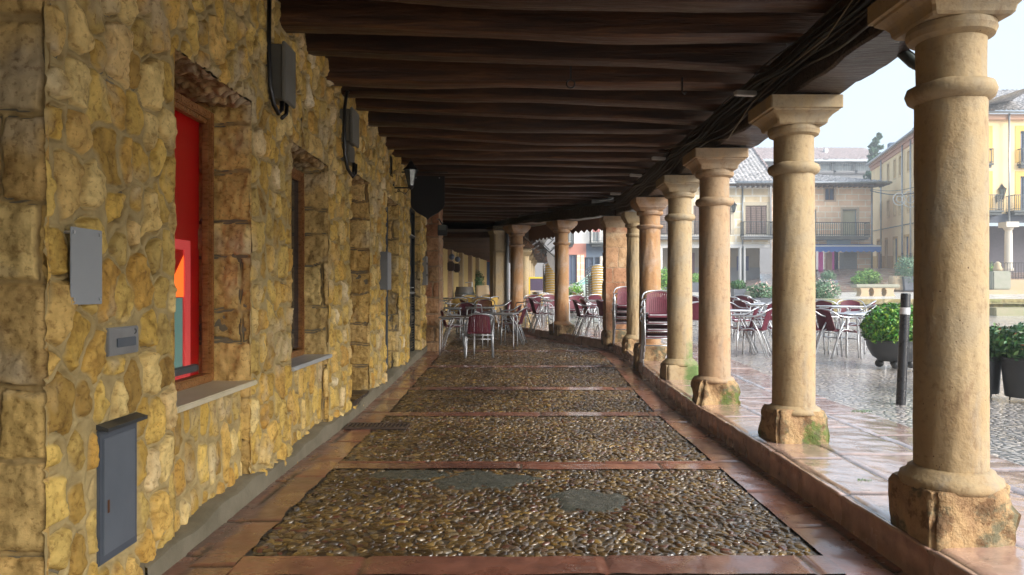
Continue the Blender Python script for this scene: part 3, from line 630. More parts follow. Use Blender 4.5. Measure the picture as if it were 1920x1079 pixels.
def sweep_beam(pts, w, z0, z1, name, seed=1, x_off=0):
    mb = MB(); n = len(pts); V = []; rr = random.Random(seed)
    sub = []
    for (a, b) in zip(pts, pts[1:]):
        L = math.dist(a, b); c = max(2, int(L/.18))
        sub += [(a[0]+(b[0]-a[0])*i/c, a[1]+(b[1]-a[1])*i/c, a[2]+(b[2]-a[2])*i/c) for i in range(c)]
    sub.append(pts[-1]); sub = [Vector(p) for p in sub]; prof = [(-.5, .04), (-.46, 0), (.46, 0), (.5, .04), (.5, .98), (-.5, .98)]
    for i, p in enumerate(sub):
        t = (sub[min(i+1, len(sub)-1)]-sub[max(0, i-1)]); t.z = 0; t.normalize(); nn = Vector((t.y, -t.x, 0))
        for a, b in prof:
            q = p+nn*(a*w+.016*math.sin(i*.9+seed+a*3)*(b < .5)); V.append((q.x, q.y, p.z+z0+(z1-z0)*b+(.012*math.sin(i*.7+seed*2+a*4)+.008*math.sin(i*1.9+a*7)+.012)*(b < .5)))
    m = len(prof); fs = [(i*m+k, i*m+(k+1) % m, (i+1)*m+(k+1) % m, (i+1)*m+k) for i in range(len(sub)-1) for k in range(m)]
    fs += [tuple(range(m-1, -1, -1)), tuple((len(sub)-1)*m+k for k in range(m))]
    mb.v = V; mb.f = fs; mb.mi = [0]*len(fs); return mb
COLS = [  # x, y, base z, top z, radius, kind
    (2.11, 3.49, .175, 2.815, .160, 'a'), (2.205, 5.68, .178, 2.815, .160, 'b'), (2.115, 7.58, .175, 2.79, .163, 'a2'), (2.185, 9.45, .195, 2.815, .162, 'moss'),
    (2.185, 11.5, .24, 2.80, .172, 'red'), (2.20, 13.0, .27, 2.74, .145, 'rough'), (2.07, 14.5, .31, 2.81, .22, 'square'), (1.13, 16.5, .38, 2.92, .163, 'far'), (.12, 18.5, .42, 3.0, .170, 'far2'), (-.37, 20.2, .42, 3.12, .21, 'square2')]
def bz(i): return COLS[i][3]
line = [(2.28, -8, 2.815)]+[(2.28, 3.47, 2.815), (2.29, 5.68, 2.815), (2.26, 7.58, 2.79), (2.28, 9.45, 2.815), (2.28, 11.5, 2.80), (2.28, 13.0, 2.785), (2.2, 14.4, 2.80)]
bmo = empty('arcade_beam', (2.28, 6, 2.8), 0, 'heavy dark timber beam resting on the near column capitals', 'beam')
def bp(o): o.location = (-2.28, -6, -2.8); return o
bp(sweep_beam(line, .36, .002, .395, '').build('beam', MT['beam'], bmo, smooth='auto'))
bp(sweep_beam([(x+.27, y, z) for x, y, z in line], .17, .13, .38, '', 4).build('eave_board', MT['plank'], bmo, smooth='auto'))
bp(sweep_beam([(2.16, 14.3, 2.81), (1.13, 16.5, 2.925), (.12, 18.5, 3.005), (-.37, 20.2, 3.125)], .34, 0, .30, '', 7).build('beam', MT['beam'], bmo, smooth='auto'))
# bundles of cable pinned along the inner face of the beam
rc = random.Random(11)
cb = empty('cable_bundle', (2.08, 6, 3.05), 0, 'sagging bundle of black cables pinned along the inner face of the beam', 'cables')
for k in range(9):
    pts = []; z0 = 2.93+k*.028; ph = rc.uniform(0, 6); am = rc.uniform(.008, .03)
    y = -3.5
    while y < 14.2:
        x = np.interp(y, [p[1] for p in line], [p[0] for p in line])-.20-.012*(k % 3)
        pts.append((x-.012*math.sin(y*1.3+ph)-.01, y, z0+am*math.sin(y*2.1+ph)+.012*math.sin(y*5.3+ph*2)-.03*(k == 0)*abs(math.sin(y*1.1)))); y += .14
    lead = [(1.93-.02*k % 3, 14.6, z0+.02), (1.0, 16.4, z0+.08+am), (-.05, 18.4, z0+.16), (-.5, 20, z0+.2)]
    o = MB().tube(pts+lead, rc.uniform(.006, .014), 6).build('cable', MT['cable'] if k != 4 else MT['steelblue'], cb, smooth=True); o.location = (-2.08, -6, -3.05)
lc = [(1.9, 9.0, 3.1), (2.02, 8.0, 2.98), (2.04, 7.2, 2.84), (2.06, 6.9, 2.80), (2.05, 6.2, 2.95), (2.04, 5.4, 3.0), (2.0, 4.6, 2.96), (1.98, 4.0, 3.1)]
MB().tube(lc, .005, 6).build('cable', simple('pale_cable', (.2, .17, .12)), cb, smooth=True).location = (-2.08, -6, -3.05)
for (y, x, z) in ((6.0, 1.93, 2.98), (9.4, 1.9, 3.06), (10.9, 1.86, 3.08), (12.6, 1.8, 3.03)):
    o = empty('junction_box', (x, y, z), R(10), f'small white junction box under the joists {dict([(6.0,"nearest the camera, between second and third columns"),(9.4,"above the moss stained column"),(10.9,"above the red stained column"),(12.6,"farthest, above the rough column")])[y]}', 'junction box', 'white junction boxes along the cables')
    MB().bbox(-.09, .09, -.03, .03, -.02, .02, .006).build('casing', simple('white_plastic', (.6, .6, .58), None, .4), o)
    MB().tube([(.09, 0, 0), (.13, 0, .03), (.16, 0, .1)], .008, 6).build('lead', MT['cable'], o)

# ================================================================== columns
def capital_profile(r): # from top of abacus block down, (radius, dz)
    return [(r*1.02, -.29), (r*1.23, -.285), (r*1.27, -.262), (r*1.23, -.24), (r*1.05, -.228)]
def sqblock(mb, hw, hd, z0, z1, seed, wob=.012, cham=.05, sub=9, topround=.0):
    """worn square block"""
    bm = bmesh.new(); bmesh.ops.create_cube(bm, size=1)
    bmesh.ops.bevel(bm, geom=[e for e in bm.edges if abs(e.verts[0].co.z-e.verts[1].co.z) > .5], offset=cham, segments=3, affect='EDGES')
    bmesh.ops.subdivide_edges(bm, edges=bm.edges[:], cuts=sub, use_grid_fill=True)
    vs = np.array([v.co[:] for v in bm.verts])
    x, y, z = vs.T; zz = z+.5
    f = 1-topround*np.clip((zz-.72)/.28, 0, 1)**2-.04*np.clip((.15-zz)/.15, 0, 1)
    X = x*2*hw*f; Y = y*2*hd*f; Z = z0+zz*(z1-z0)
    def n3(s_, o_, sd): return (fbm((X+Z*.7)*s_, (Y-Z*.7)*s_, sd, o_)+fbm((X-Z)*s_+7, (Y+Z)*s_+3, sd+7, o_))*.8
    lo = n3(5, 3, seed); hi = n3(19, 4, seed+9); chip = np.clip(n3(8, 3, seed+21)-.12, 0, 1)
    cor = np.clip(np.minimum(np.abs(X)/hw, np.abs(Y)/hd)-.55, 0, .45)/.45
    d_ = wob*(.55*lo+.4*hi-1.5*chip*(.5+cor)); X = X*(1+d_/hw); Y = Y*(1+d_/hd); Z = Z+.5*wob*n3(6, 3, seed+2)*(zz > .55)
    bm.verts.index_update(); mb.add(list(zip(X, Y, Z)), [[v.index for v in f_.verts] for f_ in bm.faces]); bm.free(); return mb
def tier(mb, lv, mi=0):   # stacked square rings (half width, z) with slight corner softening
    n = 4; vs = []; fs = []; K = 12
    for hw, z in lv:
        c = .012
        for sx, sy in ((-1, -1), (1, -1), (1, 1), (-1, 1)):
            a = (sx*(hw-c), sy*hw, z); b = (sx*hw, sy*(hw-c), z)
            vs += [b, a] if sx*sy > 0 and False else ([b, a] if (sx, sy) in ((-1, -1), (1, 1)) else [a, b])
    for i in range(len(lv)-1):
        for k in range(8): fs.append((i*8+k, i*8+(k+1) % 8, (i+1)*8+(k+1) % 8, (i+1)*8+k))
    fs += [tuple(range(7, -1, -1)), tuple((len(lv)-1)*8+k for k in range(8))]
    return mb.add(vs, fs, mi)
def shaft_mesh(r0, r1, z0, z1, seed, wob=.004, n=64, m=70):
    a, t = np.meshgrid(np.linspace(0, 2*math.pi, n, endpoint=False), np.linspace(0, 1, m)); z = z0+(z1-z0)*t; r = r0+(r1-r0)*t
    A = np.cos(a); B = np.sin(a)
    rr = r+wob*fbm(A*2.2+5, z*2.5+B*2.2, seed, 4)+wob*.5*fbm(A*9, z*9+B*9, seed+3, 3)
    V = np.stack([rr*A, rr*B, z], -1).reshape(-1, 3); ix = np.arange(n*m).reshape(m, n); nx = np.roll(ix, -1, 1)
    Q = np.stack([ix[:-1], nx[:-1], nx[1:], ix[1:]], -1).reshape(-1, 4); return V, Q
CL = {0: 'nearest round sandstone column on a big worn square plinth at the right edge', 1: 'second round column, its chipped plinth with a tuft of moss',
      2: 'third round column, pinkish shaft on a rounded grey stained plinth', 3: 'round column with bright green moss stain on its foot',
      4: 'round column with orange red stained stone and rough plinth behind the chair stack', 5: 'slim rough eroded column between the two chair stacks', 6: 'broad square pier of red sandstone blocks',
      7: 'orange sandstone column on square plinth beyond the bend of the kerb', 8: 'orange column with pitted shaft beside the square pillar and pipe', 9: 'square stone pillar behind the cafe tables at the arcade bend'}
def column(i, x, y, z0, z1, r, kind, rot=0):
    top = z1; h = z1-z0
    t = empty('column' if 'square' not in kind else 'stone_pillar', (x, y, z0), R(rot), CL[i], 'column' if 'square' not in kind else 'pillar', 'columns carrying the arcade beam')
    mat = {'a': 'col', 'b': 'col', 'a2': 'col_pink', 'moss': 'col_moss', 'red': 'col_red', 'rough': 'col', 'far': 'col_red', 'far2': 'col_red', 'square': 'col_pink', 'square2': 'col'}[kind]
    m = MT[mat]; pm = MT['plinth_moss' if i in (1, 2) else 'plinth']; r0 = r; r1 = r*.955
    if 'square' in kind:
        ph = .26; hw = r
        np_ = MB(); sqblock(np_, hw*1.18, hw*1.18, -.06, ph, 40+i, .02, .06, 8, .12); np_.build('plinth', pm, t, smooth=True)
        if kind == 'square':
            o = stone_panel('shaft', (-hw, -hw, ph-.02), (1, 0, 0), (0, 0, 1), (0, -1, 0), 2*hw, h-ph-.2, .008, .01, MT['ashlar_red'], t, mode='ashlar', cw=.7, ch=.32, seed=14, joint=.006, relief=.006, rough=.0018, edge_wob=.004)
            stone_panel('shaft_side', (-hw, -hw, ph-.02), (0, 1, 0), (0, 0, 1), (-1, 0, 0), 2*hw, h-ph-.2, .01, .012, MT['ashlar_red'], t, mode='ashlar', cw=.7, ch=.32, seed=15, joint=.008, relief=.02)
            MB().box(-hw+.006, hw, -hw+.006, hw, 0, h-.2).build('core', m, t)
        else:
            b = MB(); sqblock(b, hw, hw, ph-.02, h-.68, 19, .01, .08, 8); b.build('shaft', m, t, smooth=True)
            b = MB(); sqblock(b, hw*.95, hw*.95, h-.70, h-.10, 23, .006, .02, 6); b.build('neck', m, t, smooth=True)
        cap = MB(); tier(cap, [(hw*1.0, h-.22), (hw*1.05, h-.2), (hw*1.12, h-.15), (hw*1.25, h-.1), (hw*1.3, h-.09), (hw*1.3, h-.004)]); cap.build('capital', m, t, smooth='auto'); return t
    ph = {0: .26, 1: .255, 2: .26, 3: .20, 4: .25, 5: .22, 7: .20, 8: .28}[i]; hw = {0: .205, 1: .20, 2: .215, 3: .22, 4: .235, 5: .2, 7: .22, 8: .22}[i]
    b = MB(); sqblock(b, hw, hw, -.16 if i < 5 else -.05, ph, 60+i*3, {0: .036, 1: .042, 2: .042, 3: .012, 4: .05}.get(i, .025), .05 if i not in (2,) else .09, 10, {0: .03, 1: .10, 2: .16, 4: .12, 8: .16}.get(i, .03))
    b.build('plinth', pm if i != 3 else MT['col_moss'], t, smooth=True)
    # base ring
    b = MB()
    if i in (0, 3, 5, 7): b.lathe([(r0*1.34, ph-.02), (r0*1.40, ph+.004), (r0*1.36, ph+.03), (r0*1.2, ph+.042), (r0*1.15, ph+.062), (r0*1.0, ph+.075)], 48)
    else: b.lathe([(r0*1.3, ph-.03), (r0*1.22, ph+.004), (r0*1.08, ph+.018), (r0, ph+.03)], 48)
    b.build('base_ring', m, t, smooth=True)
    abz = h-.19; ring = h-.515 if i not in (4, 5, 7, 8) else (h-.50 if i in (7, 8) else h-.44)
    if i == 5: ring = h-.40
    V, Q = shaft_mesh(r0, r1, ph, ring, 80+i, {5: .014, 4: .008, 7: .007, 8: .008}.get(i, .0045)); np_mesh('shaft', V, Q, m, t)
    V, Q = shaft_mesh(r1*.97, r1*.98, ring, abz-.06, 81+i, .003, 48, 24); np_mesh('neck', V, Q, m, t)
    b = MB(); q = r1; rh = .042 if i not in (4, 7, 8) else .028
    b.lathe([(q*.95, ring-.06), (q*1.06, ring-rh-.006), (q*1.22, ring-rh*.75), (q*1.28, ring-rh*.1), (q*1.22, ring+rh*.55), (q*1.06, ring+rh*.85), (q*.95, ring+rh)] if i not in (5,) else [(q*.95, ring-.05), (q*1.12, ring-.02), (q*1.12, ring+.02), (q*.95, ring+.03)], 56)
    V2 = b.v; b.xf(lambda X, Y, Z: (X*(1+.012*math.sin(3*math.atan2(Y, X)+i)), Y*(1+.012*math.sin(4*math.atan2(Y, X)+i)), Z+.003*math.sin(5*math.atan2(Y, X)+i)))
    b.build('neck_ring', m, t, smooth=True)
    b = MB(); A = .272 if i in (0, 1, 2) else .262
    if i == 5: A = .215
    if i in (0, 1, 2, 3): lv = [(A*.66, abz-.012), (A*.70, abz), (A*.72, abz+.028), (A*.80, abz+.055), (A*.92, abz+.078), (A*.935, abz+.09), (A, abz+.095), (A, abz+.187)]
    else: lv = [(A*.66, abz-.012), (A*.72, abz+.01), (A*.84, abz+.04), (A*.86, abz+.06), (A*.95, abz+.085), (A*1.02, abz+.12), (A*1.02, abz+.187)]
    tier(b, lv); b.lathe([(q*.98, abz-.085), (q*1.2, abz-.068), (q*1.27, abz-.042), (q*1.24, abz-.016), (q*1.1, abz-.001)], 48)
    b.build('capital', m, t, smooth='auto'); return t
for i, c in enumerate(COLS): column(i, *c, rot={7: 26, 8: 26, 9: 20}.get(i, 0))
# two more behind the camera so the light falls in as it does further on
for k, y in enumerate((1.4, -.7, -2.8)):
    t = empty('column', (2.12, y, .175), 0, f'plain round column behind the viewer, {["first","second","third"][k]} back', 'column', 'columns carrying the arcade beam')
    sqblock(MB(), .25, .25, -.1, .28, 90+k, .02, .05, 6).build('plinth', MT['plinth'], t, smooth=True)
    V, Q = shaft_mesh(.162, .155, .25, 2.45, 90+k, .005, 32, 12); np_mesh('shaft', V, Q, MT['col'], t)
    tier(MB(), [(.17, 2.44), (.2, 2.5), (.27, 2.56), (.27, 2.64)]).build('capital', MT['col'], t, smooth='auto')
# ================================================================== things on the near wall
def wy(px, X=-1.70): return X*F/(px-960)
# transparent name plate on four pins
t = empty('name_plate', (-1.66, 2.82, 1.44), 0, 'blank pale translucent plate on four steel pins beside the corner of the wall', 'plate')
def rel(o, L): o.location = (-L[0], -L[1], -L[2]); return o
L = (-1.66, 2.82, 1.44)
rel(MB().bbox(-1.668, -1.663, 2.735, 2.945, 1.295, 1.592, .003).build('plate', MT['glass_grey'], t), L)
for (y, z) in ((2.75, 1.572), (2.925, 1.572), (2.75, 1.315), (2.925, 1.315)):
    rel(MB().tube([(-1.71, y, z), (-1.658, y, z)], .007, 10).build('pin', MT['alu'], t, smooth='auto'), L)
L = (-1.68, 3.16, 1.13)
t = empty('mail_slot', L, 0, 'small grey metal letter slot set in the rubble wall under the name plate', 'letter slot')
mp = simple('grey_metal_plate', (.24, .25, .26), (.33, .34, .35), .38, 6, metal=.4, bmp=.15, bscale=60)
rel(MB().bbox(-1.71, -1.690, 3.04, 3.285, 1.072, 1.192, .004).build('plate', mp, t), L)
rel(MB().bbox(-1.691, -1.685, 3.10, 3.255, 1.105, 1.145, .003).build('flap', MT['steelblue'], t), L)
rel(MB().tube([(-1.689, 3.25+.010*math.cos(a), 1.168+.010*math.sin(a)) for a in np.linspace(-2, 2, 8)], .002, 5).build('lock', MT['black'], t), L)
L = (-1.68, 3.12, .2)
t = empty('meter_box', L, 0, 'tall narrow blue grey meter box with hood low on the near wall', 'meter box')
mb_ = simple('painted_meter_box', (.115, .135, .165), (.14, .16, .19), .42, 3, bmp=.12, bscale=70, rvar=.08)
rel(MB().bbox(-1.72, -1.692, 2.975, 3.275, .215, .775, .004).build('casing', simple('meter_frame', (.075, .09, .115), (.09, .105, .13), .45), t), L)
dr = MB().bbox(-1.693, -1.687, 3.0, 3.25, .25, .735, .003).build('door', mb_, t); rel(dr, L)
MB().bbox(-1.688, -1.684, 3.025, 3.04, .42, .475, .002).build('keyhole', simple('rust', (.12, .05, .02)), dr)
rel(MB().add([(-1.70, 2.965, .80), (-1.70, 3.285, .80), (-1.65, 3.285, .785), (-1.65, 2.965, .785), (-1.70, 2.965, .78), (-1.70, 3.285, .78), (-1.65, 3.285, .77), (-1.65, 2.965, .77)], [(0, 1, 2, 3), (7, 6, 5, 4), (3, 2, 6, 7), (0, 3, 7, 4), (1, 5, 6, 2)]).build('hood', simple('dark_hood', (.05, .055, .06), None, .4), t), L)
# fuse boxes with their cables
gb = simple('grey_polyester_box', (.11, .105, .085), (.15, .145, .12), .5, 4, bmp=.1)
def fusebox(y0, y1, z0, z1, dep, lab, cable, second=None):
    L = (-1.70, y0, z0); t = empty('fuse_box', L, 0, lab, 'fuse box', 'grey fuse boxes under the ceiling')
    rel(MB().bbox(-1.71, -1.70+dep, y0, y1, z0, z1, .008).build('casing', gb, t, smooth='auto'), L)
    rel(MB().bbox(-1.70+dep, -1.675+dep, y0-.015, y1+.015, z0-.015, z1+.015, .006).build('lid', simple('grey_box_lid', (.16, .155, .13), (.2, .195, .17), .5), t, smooth='auto'), L)
    if second: rel(MB().bbox(-1.71, -1.70+dep*.85, y0+.02, y1-.02, second, z0-.018, .008).build('lower_casing', gb, t, smooth='auto'), L)
    for c, r in cable: rel(MB().tube(c, r, 8).build('cable', MT['cable'], t, smooth=True), L)
fusebox(5.02, 5.24, 2.68, 3.06, .11, 'grey fuse box nearest the camera with black cable looping underneath', [
    ([(-1.66, 4.96, 3.34), (-1.66, 4.95, 3.0), (-1.65, 4.95, 2.75), (-1.64, 4.99, 2.63), (-1.63, 5.06, 2.585), (-1.62, 5.1, 2.62), (-1.62, 5.11, 2.69)], .016),
    ([(-1.62, 5.1, 2.56), (-1.60, 5.14, 2.60), (-1.60, 5.16, 2.69)], .014)])
fusebox(7.18, 7.47, 2.83, 3.15, .10, 'second grey fuse box, above the door recess, with cable bowed at its left', [
    ([(-1.64, 7.35, 3.38), (-1.63, 7.15, 3.30), (-1.63, 7.05, 3.10), (-1.63, 7.05, 2.85), (-1.63, 7.08, 2.66), (-1.62, 7.15, 2.55), (-1.60, 7.25, 2.50), (-1.60, 7.32, 2.54), (-1.60, 7.34, 2.64)], .017),
    ([(-1.60, 7.28, 2.49), (-1.59, 7.38, 2.54), (-1.59, 7.40, 2.64)], .014)], second=2.63)
L = (-1.66, 9.6, 1.6)
t = empty('wall_plate', L, 0, 'blue grey metal plate projecting from the wall left of the glass door', 'plate')
rel(MB().bbox(-1.71, -1.60, 9.32, 9.62, 1.36, 1.85, .006).build('plate', simple('slate_plate', (.17, .19, .22), (.2, .22, .25), .35), t), L)
rel(MB().bbox(-1.72, -1.66, 9.34, 9.60, 1.40, 1.81, .004).build('back', MT['black'], t), L)
L = (-1.66, 13.8, 1.5)
t = empty('notice_case', L, 0, 'slim grey notice case on the wall between the black door and the end pier', 'notice case')
rel(MB().bbox(-1.70, -1.62, 13.72, 13.98, 1.45, 2.0, .006).build('case', mp, t), L)
rel(MB().box(-1.625, -1.612, 13.75, 13.95, 1.62, 1.66).box(-1.625, -1.612, 13.75, 13.95, 1.84, 1.88).build('hinge', MT['black'], t), L)
# wall lantern
def lantern(loc, s, label, glasscol, arm=.26, face=0, group=None, parts=True):
    t = empty('wall_lantern', loc, face, label, 'lantern', group)
    bk = MT['black']; z = 0
    MB().bbox(-.02, .0, -.03, .03, -.12, .12, .006).tube([(0, 0, -.02), (arm, 0, -.02)], .011, 8).tube([(0.01, 0, -.10)]+[(.02+.05*k, 0, -.10+.03*math.sin(k*1.3)-.005*k*0) for k in range(1, 4)]+[(arm*.9, 0, -.04)], .005, 6).tube([(.07+.022*math.cos(a)*(1-a/14), 0, -.065+.022*math.sin(a)*(1-a/14)) for a in np.linspace(0, 9, 20)], .004, 5).xf(lambda x, y, z: (x*s, y*s, z*s)).build('bracket', bk, t, smooth='auto')
    m = MB(); n = 6
    def ring(r, zz): return [(arm+r*math.cos(2*math.pi*(k+.5)/n), r*math.sin(2*math.pi*(k+.5)/n), zz) for k in range(n)]
    lo = ring(.045, .01); hi = ring(.105, .26)
    for a, b in zip(lo, hi): m.tube([a, b], .006, 5)
    for rg in (lo, hi): m.tube(rg+[rg[0]], .007, 5)
    m.lathe([(.05, 0), (.03, -.03), (.012, -.05)], 12, arm, 0)
    m.xf(lambda x, y, z: (x*s, y*s, z*s)).build('cage', bk, t, smooth='auto')
    MB().add(ring(.043, .012)+ring(.101, .258), [(k, (k+1) % n, n+(k+1) % n, n+k) for k in range(n)]).xf(lambda x, y, z: (x*s, y*s, z*s)).build('glass', glasscol, t)
    MB().lathe([(.125, .258), (.115, .275), (.085, .30), (.05, .345), (.035, .365), (.032, .385), (.012, .40), (.012, .42), (.004, .43)], 12, arm, 0).xf(lambda x, y, z: (x*s, y*s, z*s)).build('roof', bk, t, smooth='auto')
MT['frost'] = simple('frosted_lantern_glass', (.10, .12, .11), (.15, .17, .155), .25, 6, spec=.7)
lantern((-1.69, 10.4, 2.84), .92, 'black wrought iron lantern on a scrolled bracket beside the hanging shield sign', MT['frost'])
# hanging shield sign
L = (-1.30, 11.1, 3.0)
t = empty('hanging_sign', L, 0, 'plain black shield shaped sign hanging from an iron bracket under the ceiling', 'sign')
sh = [(-1.55, 3.10), (-1.03, 3.10), (-1.03, 2.66), (-1.06, 2.60), (-1.12, 2.545), (-1.20, 2.50), (-1.26, 2.465), (-1.29, 2.43), (-1.32, 2.465), (-1.38, 2.50), (-1.46, 2.545), (-1.52, 2.60), (-1.55, 2.66)]
n = len(sh); rel(MB().add([(x, 11.09, z) for x, z in sh]+[(x, 11.12, z) for x, z in sh], [tuple(range(n)), tuple(range(2*n-1, n-1, -1))]+[(k, k+n, (k+1) % n+n, (k+1) % n) for k in range(n)]).build('board', simple('black_sign_board', (.006, .006, .007), None, .6), t), L)
rel(MB().tube([(-1.72, 11.1, 3.16), (-.98, 11.1, 3.16)], .012, 8).tube([(-1.47, 11.1, 3.16), (-1.47, 11.1, 3.09)], .005, 6).tube([(-1.11, 11.1, 3.16), (-1.11, 11.1, 3.09)], .005, 6).build('bracket', MT['black'], t), L)
for x in (-1.47, -1.11): rel(MB().sphere((x, 11.085, 3.07), .010, 8).build('bolt', MT['alu'], t, smooth=True), L)
L = (-1.35, 13.9, 2.55)
t = empty('floodlight', L, 0, 'small floodlight on a bent arm behind the shield sign', 'floodlight')
rel(MB().tube([(-1.47, 14.2, 2.75), (-1.40, 14.0, 2.72), (-1.33, 13.9, 2.60)], .012, 6).build('arm', MT['black'], t, smooth=True), L)
rel(MB().bbox(-1.42, -1.24, 13.84, 13.92, 2.40, 2.60, .01).build('housing', MT['black'], t), L)
rel(MB().box(-1.40, -1.26, 13.832, 13.838, 2.50, 2.60).build('lamp_glass', MT['frost'], t), L)
# drain grating in the flag strip
L = (-1.36, 7.5, 0)
t = empty('drain_grate', L, 0, 'rectangular slotted drain grating let into the red flag strip by the wall', 'drain grate')
g = MB().bbox(-1.62, -1.02, 6.99, 7.03, .0, .030, .003).bbox(-1.62, -1.02, 7.22, 7.26, .0, .030, .003)
for k in range(16): g.box(-1.62+k*.0385, -1.60+k*.0385, 7.03, 7.22, .006, .027)
rel(g.build('grating', simple('rusty_iron', (.05, .035, .028), (.09, .06, .045), .5, 12, bmp=.3), t), L)
rel(MB().box(-1.62, -1.02, 6.99, 7.26, -.02, .012).build('pit', MT['black'], t), L)
# iron rings below the joists
for k, (px, py, Z) in enumerate(((1070, 155, 4.9), (1279, 172, 5.2))):
    p = P(px, py, Z); t = empty('iron_ring', p, 0, ['iron ring hanging under a joist in the middle of the ceiling', 'small iron hook under a joist near the beam'][k], 'ring')
    if k == 0:
        MB().tube([(.028*math.cos(a), 0, .028*math.sin(a)-.01) for a in np.linspace(0, 2*math.pi, 17)], .005, 6, caps=False).build('ring', MT['black'], t, smooth=True)
        MB().tube([(0, 0, .02), (0, 0, .11)], .006, 6).build('eye', MT['black'], t)
    else: MB().tube([(0, 0, .10), (0, 0, 0), (.015, 0, -.018), (.03, 0, 0)], .006, 6).build('hook', MT['black'], t, smooth=True)

# ================================================================== cafe furniture
def bez(pts, n=5):   # rounded polyline (Catmull-Rom)
    P_ = [Vector(p) for p in pts]; out = []
    for i in range(len(P_)-1):
        a, b, c, d = P_[max(i-1, 0)], P_[i], P_[i+1], P_[min(i+2, len(P_)-1)]
        for k in range(n):
            t = k/n; out.append(.5*((2*b)+(-a+c)*t+(2*a-5*b+4*c-d)*t*t+(-a+3*b-3*c+d)*t**3))
    return out+[P_[-1]]
def make_chair(col, lod=0):
    """front of the chair is +y"""
    t = empty('cafe_chair'); n = 7 if lod == 0 else 5; r = .0125; al = MT['alu']; q = 5 if lod == 0 else 3
    for s in (-1, 1):
        MB().tube([(s*.262, .225, 0), (s*.268, .20, .44)], r, n).build('leg', al, t, smooth=True)
        MB().tube([(s*.255, -.27, 0), (s*.240, -.10, .44), (s*.255, -.02, .60)], r, n).build('leg', al, t, smooth=True)
    arm = bez([(-.268, .20, .44), (-.270, .185, .60), (-.275, .14, .648), (-.278, .0, .655), (-.27, -.12, .675), (-.235, -.22, .74), (-.15, -.28, .775), (0, -.30, .785), (.15, -.28, .775), (.235, -.22, .74), (.27, -.12, .675), (.278, 0, .655), (.275, .14, .648), (.270, .185, .60), (.268, .20, .44)], q)
    MB().tube(arm, r, n).build('armrest', al, t, smooth=True)
    fr = MB(); fr.tube(bez([(-.235, -.23, .0), (-.215, -.06, .425), (-.20, .19, .432), (-.16, .215, .432), (.16, .215, .432), (.20, .19, .432), (.215, -.06, .425), (.235, -.23, .0)], q), r*.9, n)
    fr.tube([(-.262, .21, .30), (.262, .21, .30)], r*.75, n).tube([(-.24, -.17, .40), (.24, -.17, .40)], r*.75, n); fr.build('seat_frame', al, t, smooth=True)
    # seat shell
    U = 9 if lod == 0 else 5; W = 7 if lod == 0 else 4; V = []; fs = []
    for j in range(W+1):
        for i in range(U+1):
            a = i/U*2-1; b = j/W; V.append((a*(.215-.01*b), .235-b*.42, .452-.018*(1-a*a)*math.sin(math.pi*min(1, b*1.1))-.03*max(0, .12-b)/.12))
    k0 = len(V)
    V += [(x, y, z-.022) for x, y, z in V]
    for j in range(W):
        for i in range(U):
            a = j*(U+1)+i; fs += [(a, a+1, a+U+2, a+U+1)[::-1], (k0+a, k0+a+1, k0+a+U+2, k0+a+U+1)]
    edge = [i for i in range(U)]
    for i in range(U): fs += [(i, i+1, k0+i+1, k0+i)[::-1], (W*(U+1)+i, W*(U+1)+i+1, k0+W*(U+1)+i+1, k0+W*(U+1)+i)]
    for j in range(W): fs += [(j*(U+1), (j+1)*(U+1), k0+(j+1)*(U+1), k0+j*(U+1))[::-1], (j*(U+1)+U, (j+1)*(U+1)+U, k0+(j+1)*(U+1)+U, k0+j*(U+1)+U)]
    MB().add(V, fs).build('seat', col, t, smooth='auto')
    # backrest: curved panel of vertical slats with a border
    def bp_(a, h):       # a -1..1 across, h 0..1 up
        w = .215-.03*h-.045*max(0, h-.7)/.3*abs(a)**3*0; x = a*w
        z = .44+h*(.335-.045*a*a); y = -.185-.105*h+.055*a*a*(.6+.4*h); return (x, y, z)
    m = MB(); S = 12 if lod == 0 else 6; th = .009
    def slab(a0, a1, h0, h1, nh=4, na=1, off=0):
        vs = []; 
        for j in range(nh+1):
            for i in range(na+1):
                x, y, z = bp_(a0+(a1-a0)*i/na, h0+(h1-h0)*j/nh); vs.append((x, y+off, z))
        k = len(vs); vs += [(x, y-th, z) for x, y, z in vs]; f = []
        for j in range(nh):
            for i in range(na):
                a = j*(na+1)+i; f += [(a, a+1, a+na+2, a+na+1), (k+a, k+a+1, k+a+na+2, k+a+na+1)[::-1]]
        for j in range(nh): f += [(j*(na+1), (j+1)*(na+1), k+(j+1)*(na+1), k+j*(na+1)), (j*(na+1)+na, (j+1)*(na+1)+na, k+(j+1)*(na+1)+na, k+j*(na+1)+na)[::-1]]
        for i in range(na): f += [(i, i+1, k+i+1, k+i)[::-1], (nh*(na+1)+i, nh*(na+1)+i+1, k+nh*(na+1)+i+1, k+nh*(na+1)+i)]
        m.add(vs, f)
    if lod == 0:
        for k in range(S):
            a0 = -.88+k*1.76/S; slab(a0+.012, a0+1.76/S-.012, .05, .93, 4, 1, 0)
        slab(-1, -.87, .0, 1, 5, 1, .003); slab(.87, 1, .0, 1, 5, 1, .003); slab(-.87, .87, .93, 1, 1, 8, .003); slab(-.87, .87, 0, .06, 1, 8, .003)
    else: slab(-1, 1, 0, 1, 3, 5)
    m.build('backrest', col, t, smooth='auto'); return t
def place_chair(src, used, x, y, z, rz, label, group, tilt=0):
    o = src if not used else copy_tree(src)
    o.location = (x, y, z); o.rotation_euler = (tilt, 0, rz) if tilt else (0, 0, rz); tag(o, label, 'chair', group); used.append(1); return o
burg = make_chair(MT['burg']); ub = []
burg2 = make_chair(MT['burg'], 1); ub2 = []
yel = make_chair(MT['yel'], 1); uy = []
